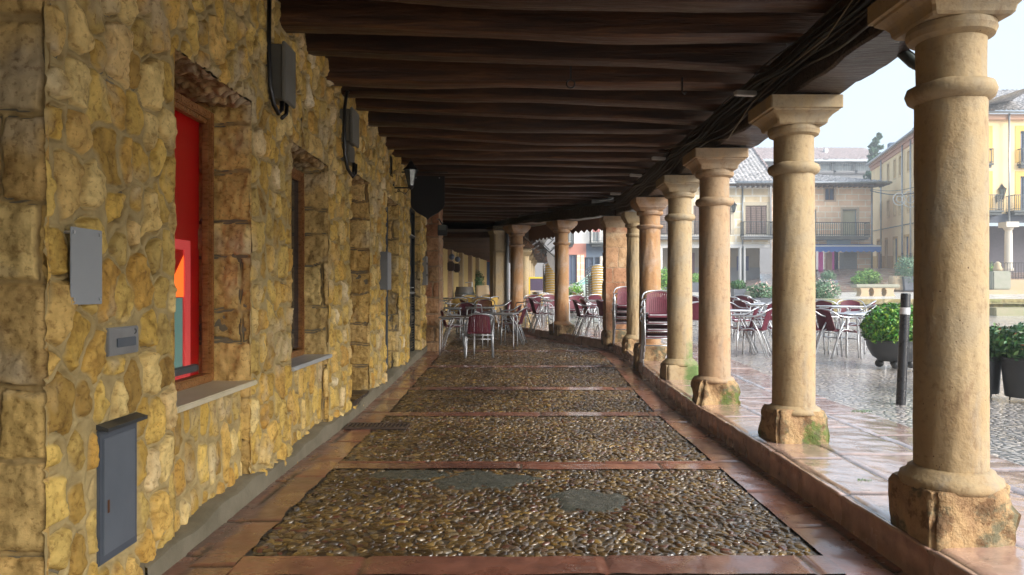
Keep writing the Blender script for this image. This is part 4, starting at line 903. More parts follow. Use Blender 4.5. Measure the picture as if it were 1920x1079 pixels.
def make_table(top, lod=0):
    t = empty('cafe_table'); s = .35; al = MT['alu']
    MB().bbox(-s+.012, s-.012, -s+.012, s-.012, .722, .738, .004).build('tabletop', top, t)
    MB().tube([(-s, -s+.04, .728), (-s+.012, -s+.012, .728), (-s+.04, -s, .728), (s-.04, -s, .728), (s-.012, -s+.012, .728), (s, -s+.04, .728), (s, s-.04, .728), (s-.012, s-.012, .728), (s-.04, s, .728), (-s+.04, s, .728), (-s+.012, s-.012, .728), (-s, s-.04, .728), (-s, -s+.04, .728)], .014, 6).build('rim', al, t, smooth=True)
    for sx in (-1, 1):
        for sy in (-1, 1):
            MB().tube(bez([(sx*.10, sy*.29, .70), (sx*.26, sy*.30, .70), (sx*.31, sy*.305, .67), (sx*.325, sy*.31, .60), (sx*.33, sy*.32, 0)], 4), .0135, 7).build('leg', al, t, smooth=True)
    return t
tabA = make_table(MT['alu']); uta = []
for _t in (tabA,): _t.scale = (.95, .95, .95)
tabW = make_table(simple('worn_laminate', (.16, .11, .07), (.22, .16, .11), .25, 5)); utw = []; tabW.scale = (.95, .95, .95)
def place_table(src, used, x, y, z, rz, label, group):
    o = src if not used else copy_tree(src); o.location = (x, y, z); o.rotation_euler = (0, 0, rz); tag(o, label, 'table', group); used.append(1)
inside = lambda x, y: FZ(y)+.015
outside = lambda x, y: GZ(x, y)+.0
G1 = 'burgundy chairs under the arcade'; G2 = 'burgundy chairs out on the plaza'; G3 = 'yellow chairs'
def inch(px, py, deg, lab, tilt=0, src=None, gr=G1, dz=0):
    x, y, z = ground_px(px, py, inside)
    if src == 'y': place_chair(yel, uy, x, y, z+dz, R(deg), lab, G3, tilt)
    else: place_chair(burg, ub, x, y, z+dz, R(deg), lab, gr, tilt)
def outch(px, py, deg, lab, lod=0, tilt=0, y_=False):
    x, y, z = ground_px(px, py, outside)
    if y_: place_chair(yel, uy, x, y, z, R(deg), lab, G3, tilt)
    elif lod: place_chair(burg2, ub2, x, y, z, R(deg), lab, G2, tilt)
    else: place_chair(burg, ub, x, y, z, R(deg), lab, G2, tilt)
# --- tables and chairs under the arcade
T = 'cafe tables'
x, y, z = ground_px(858, 664, inside); place_table(tabW, utw, x, y, z, R(2), 'brown topped cafe table against the end pier under the arcade', T)
x, y, z = ground_px(938, 652, inside); place_table(tabA, uta, x, y, z, R(-8), 'aluminium cafe table right of the front chair under the arcade', T)
x, y, z = ground_px(900, 632, inside); place_table(tabW, utw, x, y, z, R(4), 'brown topped cafe table behind the front chair under the arcade', T)
inch(898, 669, 4, 'burgundy chair with its back to the camera, frontmost under the arcade')
inch(851, 652, -80, 'burgundy chair side on below the brown table by the end pier')
inch(962, 645, 82, 'burgundy chair tipped against the aluminium table, rightmost under the arcade', 0)
inch(954, 636, 84, 'burgundy chair half hidden behind the rightmost tipped chair under the arcade')
inch(869, 630, 165, 'burgundy chair facing the camera behind the brown table by the end pier')
inch(908, 619, 178, 'burgundy chair facing the camera at the far side of the second brown table')
inch(884, 618, -70, 'burgundy chair turned right, left end of the second brown table')
inch(936, 622, 95, 'burgundy chair turned left beside the square stone pillar')
# --- yellow chairs farther back
ylab = ['yellow chair nearest the end pier in the back row under the arcade', 'yellow chair second from the end pier in the back row', 'yellow chair third from the end pier, facing the camera', 'yellow chair in the middle of the back row, turned right', 'yellow chair with pale back right of the middle', 'yellow chair turned left, nearest the square pillar', 'yellow chair at the very left behind the wall edge', 'yellow chair tucked behind the round tables', 'yellow chair leaning over the aluminium table at right']
for k, (px, py, dg) in enumerate(((838, 617, -60), (856, 614, 20), (872, 612, 15), (886, 611, -75), (900, 612, 10), (913, 611, 60), (830, 608, -90), (880, 603, 180), (908, 604, 150))):
    inch(px, py, dg, ylab[k], 0, 'y')
for k, (px, py) in enumerate(((845, 604), (874, 600), (902, 602))):
    x, y, z = ground_px(px, py, inside); place_table(tabA, uta, x, y, z, R(5*k), ['aluminium table among the yellow chairs, leftmost', 'aluminium table among the yellow chairs, in the middle', 'aluminium table among the yellow chairs, nearest the square pillar'][k], T)
x, y, z = ground_px(838, 634, inside); place_table(tabA, uta, x, y, z, R(3), 'bare aluminium table by the end pier between burgundy and yellow chairs', T)
# --- stacks of burgundy chairs on the kerb
orde = ['bottom', 'second from the bottom', 'third from the bottom', 'top']
for si, (px, py, sc_, dg) in enumerate(((1237, 685, 1, 176), (1176, 647, 1, 174))):
    x, y, z = ground_px(px, py, lambda a, b: KZ(b)+.002)
    for k in range(4):
        place_chair(burg, ub, x+.004*k, y-.035*k+.04, z+.105*k, R(dg), f'{orde[k]} burgundy chair of the stack {["beside the moss stained column", "left of the slim rough column"][si]}', 'stacked burgundy chairs')
# --- plaza, between the red pier and the far bend
for (px, py, dg, lab) in ((1100, 632, -86, 'burgundy chair seen side on right of the orange column beyond the bend'), (1113, 627, -80, 'burgundy chair just behind the side-on chair right of the orange column'), (1016, 624, -82, 'burgundy chair seen side on left of the orange column beyond the bend'),
                          (990, 618, 60, 'burgundy chair beside the pitted orange column, turned away'), (1000, 609, 175, 'burgundy chair facing the camera behind the pitted column'), (1083, 612, 178, 'burgundy chair with tall visible back right behind the orange column'),
                          (1108, 608, 20, 'burgundy chair with round back under the right yellow stack'), (1120, 606, 60, 'burgundy chair tilted left under the right yellow stack'), (1144, 631, -75, 'burgundy chair mostly hidden by the red sandstone pier'),
                          (1036, 606, 200, 'burgundy chair behind the orange column at the far table')): outch(px, py, dg, lab, 1)
for (px, py, rz_, lab) in ((1040, 617, 5, 'aluminium table left of the orange column beyond the bend'), (1126, 618, 0, 'aluminium table between orange column and red pier'), (1004, 606, 8, 'aluminium table behind the pitted orange column'), (1084, 603, 0, 'aluminium table under the car beyond the orange column'), (1165, 614, 0, 'aluminium table hidden behind the red pier')):
    x, y, z = ground_px(px, py, outside); place_table(tabA, uta, x, y, z, R(rz_), lab, T)
for (px, py, dg, lab) in ((1008, 601, 40, 'yellow chair left of the left tall yellow stack'), (1018, 598, -60, 'yellow chair in front of the left tall yellow stack'), (1075, 597, 100, 'yellow chair between the two tall yellow stacks, left'), (1092, 597, -80, 'yellow chair between the two tall yellow stacks, right')):
    outch(px, py, dg, lab, 1, 0, True)
ordn = ['lowest', 'second', 'third', 'fourth', 'fifth', 'sixth', 'seventh', 'eighth', 'ninth', 'tenth', 'eleventh', 'twelfth', 'thirteenth']
for si, (px, py, n_) in enumerate(((1036, 597, 13), (1119, 597, 12))):
    x, y, z = ground_px(px, py, outside)
    for k in range(n_):
        place_chair(yel, uy, x, y+.022*k, z+.074*k, R(8 if si else -4), f'{ordn[k]} yellow chair counted upward in the {"left" if si == 0 else "right"} tall stack', 'tall stacks of yellow chairs')
# --- plaza, between the near columns
for (px, py, dg, lab, l) in ((1413, 668, 62, 'burgundy chair turned left, foremost of the group left of the second column', 0), (1388, 663, 68, 'burgundy chair just left of the foremost plaza chair, turned left', 0),
        (1434, 664, 75, 'burgundy chair partly hidden by the second column, turned left', 0), (1375, 640, -150, 'burgundy chair beside the third column facing the camera', 1), (1404, 632, -70, 'burgundy chair in the middle of the plaza group, turned right', 1),
        (1382, 618, -60, 'small looking burgundy chair at the back left of the plaza group', 1), (1428, 622, -95, 'burgundy chair at the back right of the plaza group', 1), (1400, 611, -50, 'burgundy chair farthest back under the left flower planter', 1), (1444, 640, 10, 'burgundy chair behind the second column with back to camera', 1),
        (1306, 640, -5, 'burgundy chair between the moss stained and third columns', 1), (1309, 612, -55, 'burgundy chair with arched arms farther back between third and moss stained columns', 1), (1300, 604, 60, 'burgundy chair at the far table between third and moss stained columns', 1),
        (1567, 670, -78, 'burgundy chair turned right, immediately right of the second column', 0), (1538, 668, -84, 'burgundy chair whose back peeps out behind the second column', 0), (1607, 655, 75, 'burgundy chair turned left at the table beside the bowl planter', 0),
        (1556, 633, -55, 'burgundy chair behind the table, turned right, near the second column', 1), (1596, 632, 160, 'dark burgundy chair facing the camera behind the table', 1), (1612, 636, 65, 'burgundy chair at the far corner beside the bowl planter', 1)):
    outch(px, py, dg, lab, l)
for (px, py, rz_, lab) in ((1605, 668, 3, 'aluminium table between second column and bowl planter'), (1574, 640, 0, 'smaller looking aluminium table behind the table by the bowl planter'), (1372, 655, 0, 'aluminium table right behind the third column'), (1425, 632, 0, 'aluminium table in the middle of the plaza group'), (1300, 628, 2, 'aluminium table seen between third and moss stained columns'), (1638, 672, -4, 'aluminium table half behind the bowl planter')):
    x, y, z = ground_px(px, py, outside); place_table(tabA, uta, x, y, z, R(rz_), lab, T)

# ================================================================== leaves
def leafmat(name, c1, c2, c3, rough=.35):
    m, nt, p = newmat(name); g = nt.nodes.new('ShaderNodeNewGeometry'); co = coords(nt)
    b = ramp(nt, g.outputs['Random Per Island'], [(0, c1), (.6, c2), (1, c3)])
    b = mixc(nt, .6, b, ramp(nt, noise(nt, co, 5, 3), [(.3, (.6, .6, .6)), (.7, (1.3, 1.3, 1.2))]), 'MULTIPLY')
    nt.links.new(b, p.inputs['Base Color']); p.inputs['Roughness'].default_value = rough; p.inputs['Specular IOR Level'].default_value = .5; return m
MT['box'] = leafmat('boxwood_leaf', (.02, .11, .012), (.06, .26, .02), (.30, .45, .04)); MT['dkleaf'] = leafmat('dark_leaf', (.015, .07, .02), (.035, .13, .035), (.12, .2, .06))
MT['yleaf'] = leafmat('bright_leaf', (.08, .22, .03), (.16, .36, .06), (.32, .45, .08)); MT['greenleaf'] = leafmat('grey_green_leaf', (.06, .13, .08), (.10, .20, .11), (.18, .28, .16)); MT['flower'] = leafmat('white_pink_flower', (.7, .6, .55), (.75, .4, .35), (.8, .75, .7))
MT['treeleaf'] = leafmat('conifer_needles', (.04, .09, .05), (.06, .13, .06), (.10, .17, .09), .6)
def leaves(name, c, rad, n, size, mat, parent, seed=1, shell=.45, lump=.18, flat=0):
    g = np.random.default_rng(seed); d = g.normal(size=(n, 3)); d /= np.linalg.norm(d, axis=1)[:, None]
    if flat: d[:, 2] = np.abs(d[:, 2])*1.0-.25*(g.random(n) < .4)
    rr = (1-shell*g.random(n)**1.5)*(1+lump*fbm(d[:, 0]*2.5+d[:, 2]*2+seed, d[:, 1]*2.5+d[:, 2], seed, 3))
    p = d*rr[:, None]*np.array(rad)+np.array(c)
    nrm = d+g.normal(0, .55, (n, 3)); nrm /= np.linalg.norm(nrm, axis=1)[:, None]
    t = np.cross(nrm, g.normal(size=(n, 3))); t /= np.linalg.norm(t, axis=1)[:, None]; b = np.cross(nrm, t); s = size*g.uniform(.6, 1.25, n)[:, None]
    V = np.stack([p-t*s, p+b*s*.45+nrm*s*.1, p+t*s, p-b*s*.45+nrm*s*.1], 1).reshape(-1, 3)
    T_ = (np.array([[0, 1, 2], [0, 2, 3]])[None]+(np.arange(n)*4)[:, None, None]).reshape(-1, 3)
    return np_mesh(name, V, T_, mat, parent, False)
MT['pot'] = simple('anthracite_pot', (.028, .03, .034), (.04, .042, .046), .38, 3, bmp=.15, bscale=40, rvar=.08)
MT['soil'] = simple('potting_soil', (.03, .02, .012), None, .9)
# bowl planter with clipped boxwood
x, y, z = ground_px(1678, 690, outside)
t = empty('bowl_planter', (x, y, z), 0, 'round clipped boxwood in a low dark bowl planter on ball feet', 'planter')
leaves('foliage', (0, 0, .58), (.45, .45, .34), 10000, .030, MT['box'], t, 3, .5, .12)
MB().lathe([(.05, .09), (.2, .10), (.30, .17), (.355, .28), (.385, .385), (.40, .392), (.40, .405), (.365, .405), (.34, .33)], 48).build('bowl', MT['pot'], t, smooth='auto')
MB().lathe([(.0, .345), (.35, .35)], 24, cap=False).build('soil', MT['soil'], t)
for k in range(4): a = R(45+90*k+20); MB().sphere((.20*math.cos(a), .20*math.sin(a), .06), .06, 16).build('ball_foot', MT['pot'], t, smooth=True)
# right hand pots
for k, (px, py, w_, h_, lab) in enumerate(((1848, 744, .155, .45, 'tall dark tapered pot with leafy shrub, half behind the nearest column'), (1925, 752, .24, .46, 'dark round pot with spreading shrub at the right edge of the picture'))):
    x, y, z = ground_px(px, py, outside); t = empty('shrub_pot', (x, y, z), 0, lab, 'planter', 'dark pots with shrubs at the right')
    MB().lathe([(w_*.80, .04), (w_*.82, .05), (w_*.97, h_-.03), (w_*1.03, h_-.02), (w_*1.03, h_), (w_*.94, h_), (w_*.92, h_-.06)], 40).build('pot', MT['pot'], t, smooth='auto')
    for q in range(3): a = q*2.1+.4; MB().tube([(w_*.6*math.cos(a), w_*.6*math.sin(a), .05), (w_*.62*math.cos(a), w_*.62*math.sin(a), -.01)], .012, 6, r1=.005).build('foot', MT['pot'], t)
    MB().lathe([(0, h_-.05), (w_*.93, h_-.05)], 20, cap=False).build('soil', MT['soil'], t)
    leaves('foliage', (0, 0, h_+.13), (w_*1.35, w_*1.35, .2), 2600 if k == 0 else 4200, .034, MT['dkleaf'], t, 20+k, .8, .35, 0)
    leaves('blossom', (0, 0, h_+.17), (w_*1.3, w_*1.3, .19), 60, .02, leafmat('red_bud', (.3, .08, .03), (.35, .12, .05), (.4, .2, .1)), t, 30+k, .2, .35)
# bollard
x, y, z = ground_px(1689, 757, outside)
t = empty('bollard', (x, y, z), 0, 'slim black bollard with worn white reflective band, leaning slightly', 'bollard'); t.rotation_euler = (0, R(2.6), 0)
MB().lathe([(.047, -.02), (.047, 1.12), (.044, 1.135), (.03, 1.138)], 28).build('post', simple('black_bollard', (.012, .013, .017), (.02, .021, .026), .3, 5, bmp=.08, rvar=.1), t, smooth='auto')
MB().lathe([(.0485, .92), (.0485, .99)], 28, cap=False).build('band', simple('worn_white_band', (.55, .57, .6), (.12, .12, .13), .4, 22, sharp=(.55, .75)), t, smooth=True)
# weeds and moss tufts
def tuft(x, y, z, s, lab, n=90):
    g = np.random.default_rng(int(x*100)); V = []; T_ = []
    for i in range(n):
        a = g.uniform(0, 6.3); r = s*g.random()**.7; bx, by = x+r*math.cos(a)*1.6, y+r*math.sin(a); h = s*.35*g.uniform(.4, 1); w = .004
        V += [(bx-w, by, z), (bx+w, by, z), (bx+g.normal(0, s*.2), by+g.normal(0, s*.2), z+h)]; T_.append((3*i, 3*i+1, 3*i+2))
    tag(np_mesh('weed_tuft', V, T_, MT['dkleaf'], None, False), lab, 'weed')
x, y, z = ground_px(1506, 830, lambda a, b: KZ(b)); tuft(x, y+.02, z, .07, 'green moss tuft at the foot of the second column plinth', 500)
x, y, z = ground_px(1622, 902, lambda a, b: KZ(b)); tuft(x, y, z, .035, 'small weed in a joint of the kerb flags near the first column', 60)
x, y, z = ground_px(1615, 772, lambda a, b: KZ(b)); tuft(x, y, z, .06, 'small weed between flags and cobbles near the bollard', 60)
# ================================================================== terrace with its wall, benches, planters
MT['terr'] = simple('pale_terrace_paving', (.52, .48, .42), (.62, .58, .52), .3, .8, bmp=.2, bscale=12, rvar=.15)
def tz(y): return 1.057+(y-24)*(.006 if y < 30 else .009)
tp = [(10.3, 24.0), (60, 24.0), (60, 44.6), (7.0, 44.6), (6.2, 38), (7.2, 30)]
n = len(tp); mb = MB(); mb.add([(x, y, tz(y)) for x, y in tp]+[(x, y, 0) for x, y in tp], [tuple(range(n))]+[(k, k+n, (k+1) % n+n, (k+1) % n) for k in range(n)])
tag(mb.build('terrace', MT['terr']), kind='structure')
MT['mosswall'] = stonemat('mossy_wall_stone', [(0, (.26, .20, .10)), (.4, (.30, .27, .13)), (.7, (.20, .23, .09)), (1, (.36, .26, .13))], (.16, .14, .09), (.24, .21, .13))
tw = empty('terrace_wall', (10.3, 23.95, .5), 0, 'low mossy stone retaining wall with slab coping along the terrace edge', 'wall')
def twp(o): o.location = (-10.3, -23.95, -.5)
twp(stone_panel('wall', (10.25, 23.95, .45), (1, 0, 0), (0, 0, 1), (0, -1, 0), 14, .52, .03, .025, MT['mosswall'], tw, cw=.45, ch=.22, seed=5, relief=.03))
twp(stone_panel('coping', (10.2, 23.80, .905), (1, 0, 0), (0, 0, 1), (0, -1, 0), 24, .16, .03, .03, MT['mosswall'], tw, mode='ashlar', cw=1.3, ch=.5, seed=6, relief=.015))
twp(MB().box(10.2, 34.2, 23.81, 24.6, .90, 1.068).box(10.27, 24.2, 23.97, 24.5, 0, .93).build('core', simple('wall_core_stone', (.40, .36, .26), (.30, .30, .18), .6, 1.5), tw))
# steps to the right of the wall
for k, (y0, z0) in enumerate(((23.3, .80), (22.8, .58+.1))):
    pass
st = empty('terrace_steps', (15.6, 23.4, .5), 0, 'two long mossy stone steps up to the terrace at the right', 'steps')
for k, (y0, z1) in enumerate(((23.1, .80),)):
    o = MB().bbox(15.4, 34, y0, 23.93, .3, z1, .03).build('step', simple('mossy_step', (.32, .28, .19), (.24, .25, .14), .5, 2, bmp=.3), st, smooth='auto'); o.location = (-15.6, -23.4, -.5)
MT['bench'] = simple('bench_sandstone', (.46, .33, .19), (.40, .33, .23), .7, 3, bmp=.3, bscale=30); MT['benchtop'] = simple('lichened_bench_top', (.30, .29, .24), (.24, .25, .19), .7, 3, bmp=.3, bscale=30)
def bench(px0, px1, Z, z0, h, lab, legs=4):
    x0 = (px0-960)*Z/F; x1 = (px1-960)*Z/F; w = x1-x0; t = empty('stone_bench', ((x0+x1)/2, Z, z0), 0, lab, 'bench', 'stone benches on the terrace')
    MB().bbox(-w/2, w/2, -.25, .25, h-.15, h, .03).build('seat', MT['benchtop'], t, smooth='auto')
    lw = w*.86
    for k in range(legs):
        cx = -lw/2+lw*(k+.5)/legs; r = lw/legs/2; s = MB(); pr = []
        for i in range(13):
            a = -1+2*i/12; pr.append((r*.97*(1-.42*math.sqrt(max(0, 1-a*a*.96))), (a+1)/2*(h-.15)))
        vs = [(cx-q, -.2, z) for q, z in pr]+[(cx+q, -.2, z) for q, z in pr]; m_ = len(pr); vs += [(x_, .2, z_) for x_, _, z_ in vs]; f = []
        for i in range(m_-1):
            f += [(i, m_+i, m_+i+1, i+1), (2*m_+i, 2*m_+i+1, 3*m_+i+1, 3*m_+i), (i, i+1, 2*m_+i+1, 2*m_+i), (m_+i, 3*m_+i, 3*m_+i+1, m_+i+1)]
        s.add(vs, f).build('leg', MT['bench'], t, smooth='auto')
bench(1600, 1682, 30, tz(30), .50, 'stone bench with rounded supports on the terrace left of the bollard', 3)
bench(1478, 1562, 33, tz(33), .50, 'stone bench half hidden by the second column on the terrace', 4)
def rock(name, x, y, z, w, d, h, mat, lab, cat, seed=1):
    m = MB(); sqblock(m, w/2, d/2, 0, h, seed, .02, .05, 4, .1); o = m.build(name, mat, None, smooth=True); o.location = (x, y, z); tag(o, lab, cat)
def sqpot(px, py, w, h, lab, leaf, fn, fl=None, rad=None, n=1800, size=.05, hh=None):
    x, y, z = ground_px(px, py, fn); t = empty('planter_box', (x, y, z), 0, lab, 'planter', 'dark square planters on the plaza')
    MB().add([(-w*.42, -w*.42, 0), (w*.42, -w*.42, 0), (w*.42, w*.42, 0), (-w*.42, w*.42, 0), (-w/2, -w/2, h), (w/2, -w/2, h), (w/2, w/2, h), (-w/2, w/2, h)], [(0, 1, 5, 4), (1, 2, 6, 5), (2, 3, 7, 6), (3, 0, 4, 7), (4, 5, 6, 7)]).build('pot', MT['pot2'], t)
    r = rad or w*.62; leaves('foliage', (0, 0, h+r*.45), (r, r, hh or r*.75), n, size, leaf, t, int(px), .7, .3)
    if fl: leaves('blossom', (0, 0, h+r*.55), (r*1.02, r*1.02, (hh or r*.75)), 260, size*.7, MT['flower'], t, int(px)+1, .15, .3)
MT['pot2'] = simple('slate_grey_pot', (.085, .095, .12), (.11, .12, .14), .5, 3)
tf = lambda a, b: max(GZ(a, b), tz(b) if b > 24 else 0)
sqpot(1384, 575, .48, .70, 'slate pot with dark bushy plant, left of the white flowering one', MT['dkleaf'], outside, None, .30, 1400)
sqpot(1428, 590, .60, .55, 'slate pot with white flowering shrub beside the second column', MT['greenleaf'], outside, True, .40, 2200)
sqpot(1543, 584, .85, .45, 'dark planter with pale flowers at the end of the mossy wall', MT['greenleaf'], outside, True, .55, 2600)
sqpot(1553, 549, .8, .75, 'grey planter beside the half hidden bench', MT['greenleaf'], tf, None, .45, 1200)
sqpot(1703, 545, 1.05, .85, 'grey planter with feathery shrub right of the long bench', MT['greenleaf'], tf, None, .9, 2400, .07, 1.0)
sqpot(1306, 548, .85, .6, 'slate planter with clipped green ball between third and moss stained columns', MT['yleaf'], outside, None, .50, 1600)
sqpot(1247, 556, .7, .5, 'planter with bright tall shrub between red and moss stained columns', MT['yleaf'], outside, None, .6, 2400, .06, .8)
sqpot(1852, 543, 1.2, .8, 'dark planter with green shrub beside the stone pedestal at right', MT['yleaf'], tf, None, .75, 1600, .06)
for k, (px, py, r, lab) in enumerate(((1412, 560, .55, 'low green bush behind the white flowering pot'), (1626, 531, .75, 'bright green bush at the corner post below the blue awning'), (1612, 533, .5, 'smaller bright green bush left of the corner post'))):
    x, y, z = ground_px(px, py, outside); t = empty('bush', (x, y, z), 0, lab, 'bush')
    leaves('foliage', (0, 0, r*.45), (r*1.1, r*.8, r*.7), 3000, .07, MT['yleaf'] if k else MT['dkleaf'], t, 50+k, .8, .4)
    MB().tube([(0, 0, 0), (.03, 0, r*.4)], .03, 6).build('stem', MT['joist'], t)
p = ground_px(1404, 578, outside); rock('stone_block', p[0], p[1], p[2], .75, .5, .42, MT['benchtop'], 'mossy stone block step behind the plaza chairs', 'stone block', 3)
rock('stone_block', p[0]+.35, p[1]+.5, p[2]+.1, .6, .4, .55, MT['benchtop'], 'taller mossy stone block beside the flowering pot', 'stone block', 4)
p = ground_px(1685, 545, tf); rock('stone_wedge', p[0], p[1], p[2], 1.0, .6, .9, MT['bench'], 'pale sandstone wedge beside the feathery planter', 'stone block', 6)
# pedestal, steps and fence at the right
p = P(1868, 533, 36); pz = tz(36)
pd = empty('stone_pedestal', (24.1, 36, pz), 0, 'stone pedestal with block top and rounded finial at the right', 'pedestal')
MB().bbox(-.85, .75, -.4, .4, -.1, .22, .04).build('base', MT['bench'], pd, smooth='auto'); MB().bbox(-.45, .45, -.35, .35, .22, 1.15, .05).build('block', MT['benchtop'], pd, smooth='auto'); MB().lathe([(.2, 1.15), (.22, 1.25), (.14, 1.42), (.16, 1.5), (.05, 1.62)], 16).build('finial', MT['bench'], pd, smooth=True)
ss = empty('stone_steps', (27, 38, pz), 0, 'flight of pale steps beside the pedestal leading to the yellow house', 'steps')
for k in range(4): MB().bbox(-1.8, 12, -1.2+k*.75, 3.5, -.3, .18+.2*k, .03).build('step', MT['bench'], ss, smooth='auto')
fe = empty('iron_fence', (26.2, 42, pz+.8), 0, 'black iron fence with thin bars above the steps', 'fence')
m = MB()
for k in range(60): m.box(-1.2+k*.16, -1.18+k*.16, 0, .02, 0, 1.0)
m.box(-1.25, 9, -.01, .03, .96, 1.0).box(-1.25, 9, -.01, .03, .12, .16).build('railing', MT['black'], fe)

# ================================================================== houses
def bmat(name, c1, c2, mortar, sc, bw, bh, ms=.02, rough=.8):
    m, nt, p = newmat(name); co = coords(nt); sx = nt.nodes.new('ShaderNodeSeparateXYZ'); nt.links.new(co, sx.inputs[0]); cx = nt.nodes.new('ShaderNodeCombineXYZ')
    nt.links.new(sx.outputs[0], cx.inputs[0]); nt.links.new(sx.outputs[2], cx.inputs[1])
    b = nd(nt, 'ShaderNodeTexBrick', ins={'Scale': sc, 'Mortar Size': ms, 'Brick Width': bw, 'Row Height': bh, 'Color1': (*c1, 1), 'Color2': (*c2, 1), 'Mortar': (*mortar, 1), 'Mortar Smooth': .1}); nt.links.new(cx.outputs[0], b.inputs[0])
    base = mixc(nt, .7, b.outputs[0], ramp(nt, noise(nt, co, .9, 5, .6), [(.3, (.72, .68, .62)), (.6, (1.06, 1.04, 1))]), 'MULTIPLY')
    nt.links.new(base, p.inputs['Base Color']); p.inputs['Roughness'].default_value = rough; bump(nt, p, noise(nt, co, 20, 4), .4, .02); return m
def plaster(name, c, c2=None): return simple(name, c, c2 or tuple(x*.86 for x in c), .85, .7, bmp=.35, bscale=14, bdist=.02)
def tilemat(name, a, b, rough=.75):
    m, nt, p = newmat(name); co = coords(nt); g = noise(nt, co, 1.6, 6, .75); g2 = noise(nt, co, 5, 5, .7)
    base = mixc(nt, .8, ramp(nt, g, [(.3, a), (.7, b)]), ramp(nt, g2, [(.42, (.2, .2, .2)), (.57, (1.2, 1.2, 1.2))]), 'MULTIPLY')
    nt.links.new(base, p.inputs['Base Color']); p.inputs['Roughness'].default_value = rough; return m
MT['tile'] = tilemat('weathered_grey_tiles', (.30, .29, .29), (.46, .43, .42)); MT['tilered'] = tilemat('faded_red_tiles', (.34, .24, .22), (.42, .36, .36))
MT['blockP'] = bmat('pink_ashlar', (.86, .60, .42), (.88, .67, .48), (.92, .84, .72), 1, 1.05, .46, .035); MT['blockC'] = bmat('cream_ashlar', (.84, .74, .54), (.80, .66, .44), (.9, .86, .76), 1, 1.3, .62, .07)
MT['cream'] = plaster('yellow_plaster', (.74, .54, .28)); MT['ochre'] = plaster('ochre_plaster', (.60, .36, .10)); MT['creamF'] = plaster('pale_yellow_plaster', (.90, .68, .38)); MT['white'] = plaster('white_plaster', (.72, .72, .70)); MT['greywall'] = plaster('grey_plaster', (.27, .27, .28)); MT['pinkw'] = plaster('pink_red_plaster', (.52, .24, .19)); MT['bluew'] = plaster('slate_blue_front', (.12, .16, .22)); MT['shutterw'] = simple('dark_wood_shutter', (.14, .09, .07), (.22, .15, .12), .6, 8); MT['iron'] = simple('wrought_iron', (.04, .05, .055), (.07, .08, .08), .5, 5)
MT['pipe'] = simple('zinc_pipe', (.30, .33, .36), (.38, .41, .44), .4, 3, metal=.5); MT['bluepane'] = pane_mat('blue_pane', (.05, .07, .13), .15); MT['palepane'] = pane_mat('pale_pane', (.22, .26, .28), .1)  # the last pane just has a pale blue-grey base colour
